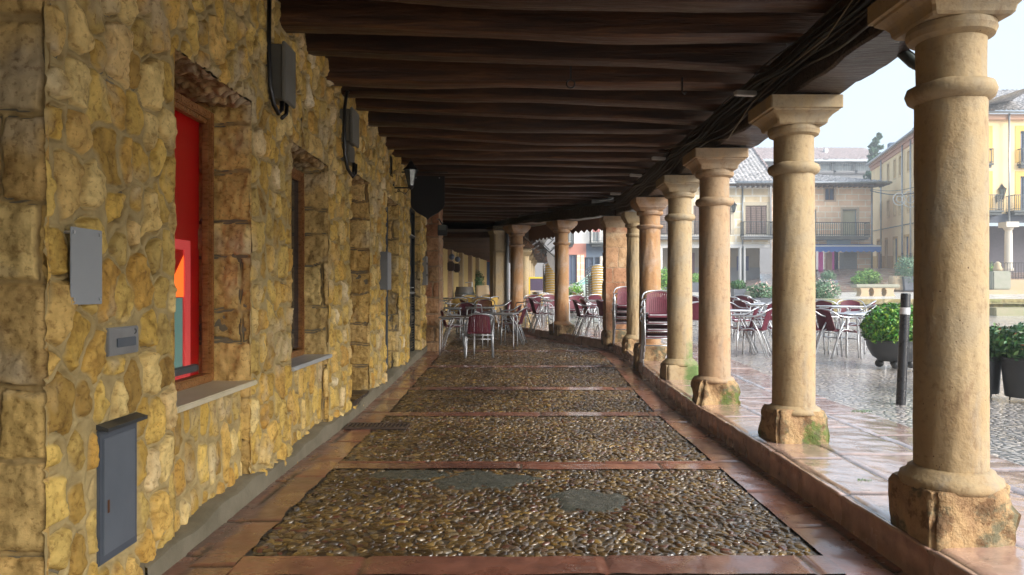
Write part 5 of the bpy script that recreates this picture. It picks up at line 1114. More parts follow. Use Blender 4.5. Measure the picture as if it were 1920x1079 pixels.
class Local:
    """house frame: u along the facade, d out towards the viewer, z up"""
    def __init__(s, name, ox, oy, oz, ang, lab, shear=0, cat='house', group=None):
        s.e = empty(name, (ox, oy, oz), ang, lab, cat, group); s.k = shear
    def b(s, mb, name, mat, parent=None, smooth=False):
        if s.k: mb.xf(lambda x, y, z: (x, y, z+s.k*x))
        return mb.build(name, mat, parent or s.e, smooth=smooth)
    def wall(s, name, mat, u0, u1, z0, z1, hs=(), d=0, th=.35):
        m = wall_cells(MB(), u0, u1, z0, z1, hs, lambda m, a, b, c, e: m.add([(a, -d, c), (b, -d, c), (b, -d, e), (a, -d, e)], [(0, 1, 2, 3)]))
        for a, b, c, e in hs:
            m.add([(a, -d, c), (b, -d, c), (b, -d, e), (a, -d, e), (a, -d+th, c), (b, -d+th, c), (b, -d+th, e), (a, -d+th, e)], [(0, 4, 5, 1), (1, 5, 6, 2), (2, 6, 7, 3), (3, 7, 4, 0)])
        return s.b(m, name, mat)
    def win(s, a, b, c, e, frame, pane, dep=.15, d=0, name='window', mull=True, fw=.07):
        m = MB().box(a, a+fw, -d+dep, -d+dep+.06, c, e).box(b-fw, b, -d+dep, -d+dep+.06, c, e).box(a+fw, b-fw, -d+dep, -d+dep+.06, e-fw, e).box(a+fw, b-fw, -d+dep, -d+dep+.06, c, c+fw)
        if mull: m.box((a+b)/2-.03, (a+b)/2+.03, -d+dep, -d+dep+.055, c+fw, e-fw)
        f = s.b(m, name, frame); s.b(MB().box(a+fw/2, b-fw/2, -d+dep+.062, -d+dep+.08, c, e), 'pane', pane, f); return f
    def surround(s, a, b, c, e, mat, w=.16, d=0, pr=.025, bottom=True):
        m = MB().box(a-w, a, -d-pr, -d+.01, c-(w if bottom else 0), e+w).box(b, b+w, -d-pr, -d+.01, c-(w if bottom else 0), e+w).box(a, b, -d-pr, -d+.01, e, e+w)
        if bottom: m.box(a, b, -d-pr, -d+.01, c-w, c)
        return s.b(m, 'surround', mat)
    def balcony(s, a, b, z, dep, mat, h=1.0, step=.14):
        o = s.b(MB().box(a, b, -dep, .0, z-.12, z).box(a+.08, b-.08, -dep+.1, 0, z-.28, z-.12), 'balcony', mat)
        m = MB()
        def run(p, q):
            L = math.dist(p, q); k = int(L/step)
            for i in range(k+1): x = p[0]+(q[0]-p[0])*i/k; y = p[1]+(q[1]-p[1])*i/k; m.box(x-.013, x+.013, y-.013, y+.013, z, z+h-.04)
            m.box(min(p[0], q[0])-.02, max(p[0], q[0])+.02, min(p[1], q[1])-.02, max(p[1], q[1])+.02, z+h-.05, z+h).box(min(p[0], q[0])-.02, max(p[0], q[0])+.02, min(p[1], q[1])-.015, max(p[1], q[1])+.015, z+.08, z+.11)
        run((a+.03, -dep+.03), (b-.03, -dep+.03)); run((a+.03, -dep+.03), (a+.03, 0)); run((b-.03, -dep+.03), (b-.03, 0)); s.b(m, 'railing', MT['iron'], o); return o
    def pipe(s, u, z0, z1, d=.12, r=.055, mat=None, low=None):
        s.b(MB().tube([(u, -d, z0), (u, -d, z1)], r, 8), 'downpipe', mat or MT['pipe'], smooth=True)
        if low: s.b(MB().tube([(u, -d, z0), (u, -d, low)], r*1.15, 8), 'pipe_shoe', MT['iron'], smooth=True)
def tiles(u0, u1, fr, to, mat_amp=.06, per=.34, rows=.5, nu=None):
    """tiled slope between the eave line fr(u)->(d,z) and top line to(u)->(d,z): rolled rows of round tiles"""
    du = per/6; us = np.arange(u0, u1+du, du); k = 40; U_, T_ = np.meshgrid(us, np.linspace(0, 1, k*3))
    a = np.array([fr(u) for u in us]); b = np.array([to(u) for u in us]); L = np.hypot(b[:, 0]-a[:, 0], b[:, 1]-a[:, 1])
    D = a[:, 0]+(b[:, 0]-a[:, 0])*T_; Z = a[:, 1]+(b[:, 1]-a[:, 1])*T_
    ph = (T_*L/rows) % 1; roll = np.abs(np.sin(math.pi*U_/per)); Z = Z+mat_amp*1.6*roll+.035*(1-ph)+.03*fbm(U_*2.2, T_*L*1.6, 5, 3)
    ix = np.arange(U_.size).reshape(U_.shape); Q = np.stack([ix[:-1, :-1], ix[:-1, 1:], ix[1:, 1:], ix[1:, :-1]], -1).reshape(-1, 4)
    return np.stack([U_.ravel(), D.ravel(), Z.ravel()], 1), Q
# ---- pinkish stone house with blue awning (frontal, 57 m away)
def hx(px, Z): return (px-960)*Z/F
def hz(py, Z): return H-(py-545)*Z/F
ZH = 57.0; u_ = lambda px: hx(px, ZH)-hx(1447, ZH); v_ = lambda py: hz(py, ZH)-2.0
A = Local('stone_house', hx(1447, ZH), ZH, 2.0, 0, 'pinkish ashlar house with blue awning, long balcony and hipped tile roof')
hs = [(u_(1547), u_(1565), v_(376), v_(353)), (u_(1580), u_(1607), v_(443), v_(393)), (u_(1500), u_(1531), v_(443), v_(393)), (u_(1505), u_(1607), -.1, v_(470))]
A.wall('wall', MT['blockP'], 0, u_(1637), v_(530)-.4, v_(350), hs)
A.b(MB().add([(u_(1637), 0, -.5), (u_(1637), 9, -.5), (u_(1637), 9, v_(350)), (u_(1637), 0, v_(350))], [(0, 1, 2, 3)]), 'side_wall', MT['blockP'])
A.win(*hs[0], MT['shutterw'], MT['bluepane'], .1); A.surround(*hs[0], plaster('pale_stone_trim', (.58, .44, .33)), .12)
f = A.win(*hs[1], MT['pipe'], simple('pale_green_blind', (.42, .40, .28), (.5, .47, .34), .6), .12, mull=False); A.surround(*hs[1], plaster('pale_stone_trim2', (.60, .50, .38)), .16, bottom=False)
A.win(*hs[2], MT['pipe'], simple('pale_blind', (.4, .38, .28), (.46, .44, .34), .6), .12, mull=False)
A.balcony(u_(1500), u_(1621), v_(444), .9, simple('balcony_slab', (.22, .20, .18), (.28, .27, .23), .8, 2), 1.05)
# ground floor: shop
A.b(MB().box(u_(1490), u_(1535)-.0, .5, .56, -.1, v_(470)), 'shop_front', simple('dark_shop_front', (.09, .075, .09), (.12, .10, .12), .5))
A.b(MB().box(u_(1539), u_(1548), .45, .48, .9, v_(472)).box(u_(1559), u_(1569), .45, .48, .9, v_(472)), 'shop_window', emis('magenta_lit_window', (.7, .08, .42), .1, (.42, .09, .28)))
A.b(MB().box(u_(1535), u_(1572), .5, .55, -.1, 1.0), 'stall_riser', simple('dark_plum', (.10, .06, .08), None, .6))
A.b(MB().box(u_(1569), u_(1575), .3, .5, -.1, v_(470)), 'door', simple('dark_blue_door', (.04, .045, .12), None, .5))
pl = A.b(MB().bbox(u_(1549), u_(1558), -.25, .15, .9, v_(474), .03), 'shop_column', plaster('pink_column', (.58, .36, .27)), smooth='auto'); A.b(MB().bbox(u_(1547), u_(1560), -.32, .22, -.2, .95, .03), 'column_base', plaster('rose_base', (.48, .27, .23)), pl, smooth='auto')
m = MB()
for k in range(9): m.box(u_(1582), u_(1603), -.02-.012*(k % 2), .02, .25+k*.28, .47+k*.28)
lf = A.b(MB().box(u_(1575), u_(1612), .02, .1, -.1, v_(474)), 'shutter_door', simple('grey_steel_shutter', (.30, .30, .30), (.34, .34, .34), .5)); A.b(m, 'louvres', simple('louvre_grey', (.36, .35, .34), None, .5), lf)
A.b(MB().bbox(u_(1550), u_(1594), -.10, -.02, v_(461), v_(450), .02), 'name_board', simple('blank_pale_blue_board', (.42, .52, .56), (.46, .56, .60), .4))
aw = MB(); a0, a1 = u_(1496), u_(1634); n_ = 13; zt = v_(461); zb = v_(465)
aw.add([(a0, 0, zt+.12), (a1, 0, zt+.12), (a1, -1.5, zb+.02), (a0, -1.5, zb+.02)], [(0, 1, 2, 3)])
vs = []; fs = []
for k in range(n_*6+1):
    x = a0+(a1-a0)*k/(n_*6); s_ = abs(math.sin(math.pi*k/6)); vs += [(x, -1.5, zb+.02), (x, -1.5, v_(474)+.05-.10*s_)]
for k in range(n_*6): fs.append((2*k, 2*k+2, 2*k+3, 2*k+1))
aw.add(vs, fs)
awn = A.b(aw, 'awning', simple('blue_canvas', (.08, .17, .45), (.10, .21, .52), .7, 3)); A.b(MB().box(a0, a1, -1.53, -1.505, zb, zb+.10), 'valance_rail', MT['white'], awn)
A.b(MB().tube([(a1-.1, -1.4, zb), (a1-.1, -1.4, -.6)], .07, 8), 'corner_post', simple('plum_post', (.20, .10, .11), None, .5))
A.pipe(u_(1633), 0, v_(352), .15, .06, None, -.6)
ze = v_(346); dm = plaster('soffit_wood', (.16, .12, .10))
er = u_(1660); rt = v_(262)
def fr(u): return (-.9, ze)
def to(u):   # hip: the slope shortens towards the right corner
    f_ = min(1, max(.02, (er-u)/(er-u_(1490)))); return (-.9+6.2*f_, ze+(v_(300)-ze)*f_)
V, Q = tiles(-3.0, er, fr, to); rf = np_mesh('roof', V, Q, MT['tile'], A.e)
V = [(er, -.9, ze), (er, 9, ze), (u_(1490), 5.3, v_(300)), (u_(1490), 9, v_(300))]; MB().add(V, [(0, 1, 3, 2)]).build('hip_slope', MT['tile'], A.e)
A.b(MB().box(-3, er-.05, -.85, .0, ze-.14, ze-.02), 'eaves', dm); A.b(MB().tube([(-3, -.98, ze), (er, -.98, ze)], .08, 8), 'gutter', MT['pipe'], smooth=True)
m = MB()
for k in range(30):
    x = -2.8+k*.40
    if x < er-.3: m.box(x, x+.12, -.8, 0, ze-.26, ze-.14)
A.b(m, 'rafter_ends', dm)
# ---- cream stone house with shuttered balconies, left of it
B = Local('stone_house', hx(1196, ZH), ZH+.3, 2.0, 0, 'cream block house with wooden shutters and open porch on white posts')
MT['slatw'] = simple('slat_wood', (.20, .14, .12), (.28, .20, .17), .6, 5); w_ = lambda px: hx(px, ZH)-hx(1196, ZH)
hb = [(w_(1400), w_(1440), v_(440), v_(385)), (w_(1302), w_(1316), v_(440), v_(385)), (w_(1222), w_(1262), v_(440), v_(385)), (w_(1340), w_(1372), v_(440), v_(385))]
B.wall('wall', MT['blockC'], 0, w_(1447)-.02, v_(460), v_(350), hb)
for h in hb:
    B.win(*h, MT['shutterw'], MT['shutterw'], .05, name='shutter'); B.surround(*h, plaster('cream_trim', (.66, .58, .44)), .28, bottom=False)
    nn = 4; wdt = (h[1]-h[0])/nn
    for q in range(nn):
        m = MB()
        for r_ in range(12): m.box(h[0]+q*wdt+.05, h[0]+(q+1)*wdt-.05, .0+.02*(r_ % 2), .05, h[2]+.15+r_*(h[3]-h[2]-.2)/12, h[2]+.15+(r_+.72)*(h[3]-h[2]-.2)/12)
        B.b(m, 'shutter_leaf', MT['slatw'])
for a_, b_ in ((1196, 1275), (1288, 1330), (1390, 1447)): B.balcony(w_(a_), w_(b_)-.02, v_(443), .9, simple('balcony_grey', (.24, .25, .26), (.30, .31, .31), .8, 2), 1.1)
B.b(MB().box(0, w_(1447)-.02, -.15, .25, v_(465), v_(458)), 'lintel_beam', MT['white'])
B.b(MB().box(0, w_(1447)-.02, 2.4, 2.6, -.3, v_(462)), 'porch_wall', plaster('porch_wall', (.36, .31, .24))); B.b(MB().box(0, w_(1447)-.02, 2.36, 2.395, -.3, v_(500)), 'dado', MT['greywall'])
B.b(MB().box(w_(1401), w_(1424), 2.30, 2.355, v_(506), v_(478)), 'window', simple('blue_shutter', (.07, .08, .2), None, .5)); B.b(MB().box(w_(1301), w_(1318), 2.30, 2.355, -.3, v_(471)), 'door', simple('plum_door', (.17, .07, .09), None, .5))
for px in (1389.5, 1397.5): o = B.b(MB().bbox(w_(px-2), w_(px+1.6), -.2, .12, -.5, v_(462), .02), 'post', MT['white']); B.b(MB().bbox(w_(px-3), w_(px+2.4), -.28, .2, -.6, -.1, .02), 'post_base', MT['greywall'], o)
for px in (1240, 1335): o = B.b(MB().bbox(w_(px-2), w_(px+3), -.2, .12, -.5, v_(462), .02), 'post', MT['white'])
B.pipe(w_(1394), v_(462), v_(352), .1, .06, None, -.4)
V, Q = tiles(-1, w_(1452), lambda u: (-.9, ze), lambda u: (6.6, hz(262, ZH+7)-2.0)); np_mesh('roof', V, Q, MT['tile'], B.e)
m = MB()
for k in range(22):
    t_ = k/22; x = w_(1452); y = -.9+7.5*t_; z = ze+(hz(262, ZH+7)-2.0-ze)*t_; m.tube([(x, y, z+.12), (x, y+.36, z+.12+.23)], .11, 7)
B.b(m, 'verge_tiles', MT['tilered'], smooth=True); B.b(MB().box(-1, w_(1447)-.1, -.85, 0, ze-.14, ze-.02), 'eaves', dm); B.b(MB().tube([(-1, -.98, ze), (w_(1448), -.98, ze)], .08, 8), 'gutter', MT['pipe'], smooth=True)
p = P(1378, 398, ZH-.6); lantern((w_(1366)+hx(1196, ZH), ZH+.2, hz(396, ZH)), 1.9, 'dark street lantern on the wall of the cream block house', MT['frost'])
# ---- long yellow building going up the street
D_ = math.atan2(1, .318); Lr = Local('long_yellow_house', 27.0, 47.5, 2.48, D_, 'long three storey yellow house with ochre base lining the rising street', shear=.0438)
# facade faces -x side: local u runs away from the viewer, outside is +d direction on the left
def uY(px): k = (px-960)/F; Y = 11.9/(k-.318); return (Y-47.5)*math.hypot(1, .318)
LH = 9.55; holes_l = []
rowx = [(1652, 1), (1665.5, 1), (1678, 1), (1688, 1), (1704, 1), (1717, 1), (1735, 1), (1752, 1)]
ww = .85
for px, _ in rowx:
    u = uY(px); holes_l += [(u-ww/2, u+ww/2, 7.25, 8.65), (u-ww/2, u+ww/2, 4.35, 5.65)]
gnd = [(1647, 1.1, 0.15, 2.5, 'p'), (1662, .9, .0, 2.5, 'd'), (1679, 1.5, .45, 2.5, 'p'), (1700, 1.5, .45, 2.55, 'w'), (1722, 1.2, .2, 2.5, 'p')]
for px, w0, a_, b_, _ in gnd: u = uY(px); holes_l.append((u-w0/2, u+w0/2, a_, b_))
# this house is mirrored: outside is local +y, so build with d negative
class Mir(Local): pass
def flip(mb): return mb.xf(lambda x, y, z: (x, -y, z))
_b = Lr.b
def lb(mb, name, mat, parent=None, smooth=False):
    flip(mb); mb.f = [tuple(reversed(f)) for f in mb.f]; return _b(mb, name, mat, parent, smooth)
Lr.b = lb
ulen = uY(1634)
Lr.wall('wall', MT['creamF'], -2, ulen, -1.2, LH, holes_l)
for h in holes_l[:16]: Lr.win(*h, MT['shutterw'], MT['bluepane'], .18); Lr.surround(*h, MT['cream'], .13)
for (px, w0, a_, b_, k_), h in zip(gnd, holes_l[16:]):
    Lr.win(*h, MT['bluew'], {'p': MT['palepane'], 'd': MT['shutterw'], 'w': simple('poster_window', (.5, .5, .6), (.45, .15, .25), .3, 1.2)}[k_], .15, mull=False, name='window' if k_ != 'd' else 'door'); Lr.surround(*h, MT['ochre'], .16, bottom=False)
dd = [(h[0]-.17, h[1]+.17, -2, 3) for h in holes_l[16:]]
wall_cells(MB(), -2, ulen, -1.25, 1.15, dd, lambda m, a, b, c, e: Lr.b(MB().box(a, b, -.02, .01, c, e), 'base_panel', MT['ochre']))
Lr.b(MB().box(-2, ulen, -.10, .0, LH-.55, LH-.25).box(-2, ulen, -.22, .0, LH-.25, LH), 'cornice', plaster('terracotta_cornice', (.55, .30, .19)))
Lr.b(MB().tube([(-2, -.05, 3.42), (ulen, -.05, 3.42)], .03, 6), 'facade_cable', MT['iron'])
for px in (1652.5, 1692, 1707.5, 1742): u = uY(px)-.0; Lr.pipe(u-.7, -.6, LH, .14, .06, None, 1.35)
Lr.b(MB().tube([(-2, -.42, LH+.03), (ulen, -.42, LH+.03)], .09, 8), 'gutter', MT['pipe'], smooth=True)
Lr.b(MB().add([(-2, -.45, LH+.05), (ulen+.3, -.45, LH+.05), (ulen+.3, 6, LH+2.0), (-2, 6, LH+2.0)], [(0, 1, 2, 3)]), 'roof', MT['tile'])
Lr.b(MB().box(ulen-.02, ulen, 0, 8, -1, LH), 'end_wall', MT['creamF'])
for px, zt_ in ((1655, 270), (1700, 240)):
    u = uY(px); Z_ = 11.9/((px-960)/F-.318); zt2 = hz(zt_, Z_)-2.48-.0438*u
    c = Lr.b(MB().bbox(u-.45, u+.45, .5, 1.3, LH, zt2-.45, .02), 'chimney', MT['ochre']); Lr.b(MB().box(u-.5, u+.5, .45, 1.35, zt2-.45, zt2), 'chimney_cap', MT['bluew'], c)
# ---- frontal yellow house at the right
ZR = 47.0; R_ = Local('yellow_house', 28.2, ZR, 2.6, 0, 'frontal pale yellow house with iron balconies over a dark porch at the right')
x_ = lambda px: hx(px, ZR)-28.2; q_ = lambda py: hz(py, ZR)-2.6
hr = []
for c_ in (1841, 1922, 1990, 1800): hr += [(x_(c_-9), x_(c_+10), q_(306), q_(246)), (x_(c_-9), x_(c_+10), q_(395), q_(331))]
R_.wall('wall', MT['creamF'], -.6, 17, q_(402), q_(216), hr)
for h in hr: R_.win(*h, MT['bluew'], MT['bluepane'], .12); R_.surround(*h, MT['cream'] if 0 else plaster('golden_trim', (.72, .46, .13)), .34, bottom=False)
for c_ in (1842, 1922, 1990): R_.balcony(x_(c_-15), x_(c_+15), q_(308), .35, MT['iron'], .95, .13)
R_.balcony(x_(1800), x_(1867), q_(397), .8, MT['iron'], 1.0, .13); R_.balcony(x_(1886), x_(2010), q_(397), .8, MT['iron'], 1.0, .13)
R_.b(MB().box(-.6, 17, -.10, .1, q_(418), q_(402)), 'fascia', simple('slate_fascia', (.06, .07, .10), (.08, .09, .12), .6))
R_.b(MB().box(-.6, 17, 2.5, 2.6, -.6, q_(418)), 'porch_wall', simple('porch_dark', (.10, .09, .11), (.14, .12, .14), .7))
R_.b(MB().box(x_(1800), x_(1872), 1.4, 1.5, -.4, .55), 'stall_riser', MT['ochre']); R_.b(MB().box(x_(1800), x_(1872), 1.4, 1.5, q_(432), q_(418)), 'shop_fascia', simple('plum_fascia', (.12, .05, .09), None, .5))
def goods():
    m, nt, p = newmat('lit_shop_display'); co = coords(nt); v = nd(nt, 'ShaderNodeTexVoronoi', distance='CHEBYCHEV', ins={'Scale': 4.5}); nt.links.new(co, v.inputs['Vector']); s = nt.nodes.new('ShaderNodeSeparateColor'); nt.links.new(v.outputs['Color'], s.inputs[0])
    c = ramp(nt, s.outputs[0], [(0, (.05, .08, .09)), (.45, (.16, .22, .22)), (.7, (.5, .52, .42)), (1, (.75, .72, .5))]); nt.links.new(c, p.inputs['Base Color']); nt.links.new(c, p.inputs['Emission Color']); p.inputs['Emission Strength'].default_value = .35; return m
R_.b(MB().box(x_(1800), x_(1870), 1.45, 1.48, .55, q_(434)), 'shop_window', goods())
for pxc in (1884, 1980):
    o = R_.b(MB().lathe([(.28, 0), (.30, .15), (.24, .25), (.22, 2.4), (.20, 2.6), (.27, 2.68), (.32, 2.8)], 16, x_(pxc), -.35), 'column', plaster('pale_column', (.60, .55, .47)), smooth='auto'); R_.b(MB().box(x_(pxc)-.4, x_(pxc)+.4, -.75, .05, 2.8, q_(418)), 'capital', plaster('pale_capital', (.62, .57, .49)), o)
R_.pipe(x_(1885.5), 1.6, q_(216), .35, .06, None, .2)
lantern((28.2+x_(1869)-.0, ZR-.05, hz(372, ZR)), 2.2, 'grey street lantern on the wall of the frontal yellow house', MT['frost'], arm=.14)
R_.b(MB().box(-.6, 17, -.25, 0, q_(226), q_(216)), 'cornice', plaster('terracotta_cornice2', (.52, .32, .22))); R_.b(MB().tube([(-.6, -.5, q_(214)), (17, -.5, q_(214))], .09, 8), 'gutter', MT['pipe'], smooth=True)
V, Q = tiles(1.4, 17, lambda u: (-.5, q_(212)), lambda u: (5.0, q_(212)+1.2+.0*u+min(1.0, max(0, u+.6)*.16)*1.6)); np_mesh('roof', V, Q, MT['tile'], R_.e)
# ---- grey house behind the roofs
ZB = 92.0; Gb = Local('grey_house', hx(1420, ZB), ZB, 4.0, 0, 'hazy grey house with reddish roof and glazed balconies behind the stone house')
g_ = lambda px: hx(px, ZB)-hx(1420, ZB); k_ = lambda py: hz(py, ZB)-4.0
hg = [(g_(a), g_(b), k_(322), k_(306)) for a, b in ((1564, 1600), (1604, 1640), (1520, 1560))]
Gb.wall('wall', MT['greywall'], 0, g_(1660), -2, k_(300), hg)
for h in hg: Gb.win(*h, MT['white'], MT['palepane'], .3); Gb.balcony(h[0]-.3, h[1]+.3, h[2], .5, MT['greywall'], 1.0, .25)
V, Q = tiles(-1, g_(1665), lambda u: (-1.2, k_(303)), lambda u: (6.5, k_(281)+1.5), .05, .5, .6); np_mesh('roof', V, Q, MT['tilered'], Gb.e); Gb.b(MB().box(g_(1566), g_(1572), 3, 3.6, k_(296), k_(270)), 'chimney', MT['white']); Gb.b(MB().box(-1, g_(1665), -1.25, 0, k_(306), k_(303)), 'eaves', MT['pipe'])
# ---- tree behind it
tr = empty('conifer_tree', (hx(1643, 80), 80, 4.0), 0, 'tall feathery conifer rising hazily behind the yellow house', 'tree')
tt = hz(250, 80)-4.0
MB().tube([(0, 0, 0), (.1, 0, tt*.5), (0, 0, tt*.97)], .28, 8, r1=.04).build('trunk', MT['joist'], tr, smooth=True)
g = np.random.default_rng(9); PV = []
for k in range(46):
    h_ = tt*(.35+.65*k/46); r_ = (tt-h_)*.22+.45; a = g.uniform(0, 6.3); L_ = r_*g.uniform(.7, 1.3)
    PV.append((L_*.6*math.cos(a), L_*.6*math.sin(a), h_, r_*.55))
VV = []; TT = []; o_ = 0
for q, (cx, cy, cz, r_) in enumerate(PV):
    gg = np.random.default_rng(q); n = 170; d = gg.normal(size=(n, 3)); d /= np.linalg.norm(d, axis=1)[:, None]; p_ = d*gg.random((n, 1))**.5*np.array([r_, r_, r_*.55])+np.array([cx, cy, cz])
    t_ = gg.normal(size=(n, 3)); t_ /= np.linalg.norm(t_, axis=1)[:, None]; b_ = np.cross(t_, gg.normal(size=(n, 3))); b_ /= np.linalg.norm(b_, axis=1)[:, None]; s_ = gg.uniform(.1, .22, (n, 1))
    VV.append(np.stack([p_-t_*s_, p_+b_*s_*.5, p_+t_*s_, p_-b_*s_*.5], 1).reshape(-1, 3)); TT.append((np.array([[0, 1, 2], [0, 2, 3]])[None]+(np.arange(n)*4)[:, None, None]).reshape(-1, 3)+o_); o_ += n*4
np_mesh('crown', np.concatenate(VV), np.concatenate(TT), MT['treeleaf'], tr, False)
# ---- garland cable across the street
ga = empty('street_garland', P(1640, 360, 54), 0, 'cable with round light ornaments strung across the street', 'garland')
p0, p1 = P(1632, 358, 54), P(1728, 360, 48); pts = [p0.lerp(p1, i/16)+Vector((0, 0, -.25*math.sin(math.pi*i/16))) for i in range(17)]
MB().tube([q-p0 for q in pts], .035, 5).build('cable', MT['iron'], ga); ga.location = p0
MB().tube([q-p0+Vector((0, 0, .12+.02*i)) for i, q in enumerate(pts)], .02, 5).build('cable', MT['iron'], ga)
for px, s_ in ((1707, .55), (1686, .42)):
    q = P(px, 374, 50)-p0; MB().tube([q+Vector((s_*math.cos(a), 0, s_*math.sin(a))) for a in np.linspace(0, 2*math.pi, 21)], .04, 5, caps=False).tube([q+Vector((s_*.5*math.cos(a), 0, s_*.5*math.sin(a))) for a in np.linspace(0, 2*math.pi, 15)], .03, 5, caps=False).build('ornament', MT['white'], ga)
# ---- white and pink house seen between the far columns (Z 50)
ZC = 50.0; Cn = Local('white_house', hx(1000, ZC), ZC, 1.4, 0, 'white house over pink and slate shopfronts between the far columns')
c_ = lambda px: hx(px, ZC)-hx(1000, ZC); e_ = lambda py: hz(py, ZC)-1.4
hc = [(c_(1064), c_(1074), e_(455), e_(415)), (c_(1110), c_(1123), e_(455), e_(415)), (c_(1129), c_(1150), e_(455), e_(415)), (c_(1067), c_(1081), -.2, e_(478)), (c_(1096), c_(1112), .3, e_(483)), (c_(1115), c_(1123), -.2, e_(483)), (c_(1160), c_(1180), e_(455), e_(415))]
Cn.wall('wall', MT['white'], c_(1050), c_(1195), e_(457), e_(330), [h for h in hc if h[2] > 2])
Cn.wall('shopfront', MT['pinkw'], c_(1050), c_(1099), -.8, e_(457), [hc[3], (c_(1096), c_(1099), .3, e_(483))]); Cn.wall('shopfront', MT['bluew'], c_(1099), c_(1195), -.8, e_(457), [(c_(1099), c_(1112), .3, e_(483)), hc[5]])
for h in hc: Cn.win(*h, MT['bluew'] if h[2] < 2 else MT['white'], MT['bluepane'] if h[2] < 2 else MT['palepane'], .12)
for a_, b_ in ((1055, 1075), (1105, 1152)): Cn.balcony(c_(a_), c_(b_), e_(456), .7, MT['iron'], .95, .14)
Cn.b(MB().box(c_(1082), c_(1088), -.04, .02, -.8, e_(478)).box(c_(1088.5), c_(1095), -.08, .02, -.8, e_(478)), 'pier', MT['blockP']); Cn.b(MB().bbox(c_(1124), c_(1132), -.3, .1, -.8, e_(481), .03), 'shop_column', plaster('white_column', (.66, .60, .52)))
Cn.b(MB().box(c_(1110), c_(1124), -.35, -.3, e_(436), e_(430)), 'window_box', simple('red_flowers', (.5, .08, .05), (.6, .3, .3), .8, 6))
Cn.wall('grey_front', MT['greywall'], 0-4, c_(1050), -.8, e_(440), [(c_(1022), c_(1034), 0, e_(480))]); Cn.win(c_(1022), c_(1034), 0, e_(480), MT['shutterw'], MT['bluepane'], .15)
Cn.b(MB().box(-5, c_(1195), -.5, 8, e_(330), e_(322)), 'roof', MT['tile']); Cn.b(MB().box(-4.2, c_(1050), .05, .3, e_(440), e_(330)), 'upper_wall', MT['white'])
# ---- scalloped awning hung outside the kerb, and the folded one beside it
for k, ((xa, ya), (xb, yb), zt_, zb_, lab) in enumerate((((2.35, 16.2), (1.30, 17.9), 3.02, 2.72, 'brown awning edge with scalloped border hanging between red pier and orange column'), ((1.25, 17.9), (.45, 19.6), 3.05, 2.66, 'brown awning edge hanging between the two orange columns'))):
    t = empty('awning', (xa, ya, zt_), 0, lab, 'awning', 'brown awnings outside the far arcade'); n_ = 54; vs = []; fs = []
    for i in range(n_+1):
        f_ = i/n_; x = (xb-xa)*f_; y = (yb-ya)*f_; s_ = abs(((i/6) % 1)-.5)*2; vs += [(x, y, 0), (x, y, zb_-zt_+.07*s_)]
    for i in range(n_): fs.append((2*i, 2*i+2, 2*i+3, 2*i+1))
    vs2 = [(x+.012, y+.008, z) for x, y, z in vs]; MB().add(vs, fs).add(vs2, [f[::-1] for f in fs]).build('valance', simple('brown_canvas', (.17, .09, .06), (.21, .12, .08), .8, 4), t)
    MB().tube([(-.02, 0, .02), (xb-xa-.02, yb-ya, .02)], .025, 8).build('rail', MT['alu'], t, smooth=True)
    MB().add([(0, 0, .03), (xb-xa, yb-ya, .03), (xb-xa-.7, yb-ya-.5, .22), (-.7, -.5, .22)], [(0, 1, 2, 3)]).build('canopy', simple('brown_canvas_top', (.16, .09, .06), None, .8), t)
t = empty('folded_parasol', P(1027, 480, 21), 0, 'tangle of folded dark awning arms with grey cloth beside the orange column', 'awning arms')
rr = random.Random(4); m = MB()
for k in range(16):
    a = Vector((rr.uniform(-.45, .25), rr.uniform(-.3, .3), rr.uniform(.0, .65))); b = a+Vector((rr.uniform(-.35, .35), rr.uniform(-.2, .2), rr.uniform(-.3, .12))); m.tube([a, b], .014, 5)
m.build('arm', MT['iron'], t); m = MB()
for k in range(7):
    a = Vector((rr.uniform(-.3, .2), rr.uniform(-.3, .3), rr.uniform(.15, .55))); m.tube([a, a+Vector((rr.uniform(-.25, .25), 0, rr.uniform(-.12, .12)))], .018, 5)
m.build('bracket', MT['alu'], t)
MB().add([(-.05, 0, .15), (.18, 0, .05), (.42, -.1, -.55), (.28, .05, -.62), (.0, .02, -.2)], [(0, 1, 2, 3, 4)]).add([(-.04, .05, .15), (.19, .05, .05), (.43, -.05, -.55), (.29, .1, -.62), (.01, .07, -.2)], [(4, 3, 2, 1, 0)]).build('cloth', simple('grey_cloth', (.28, .27, .27), (.34, .33, .33), .8), t)
for (px0, py0, px1, py1) in ((985, 508, 1046, 463), (988, 494, 1020, 474)):
    pass
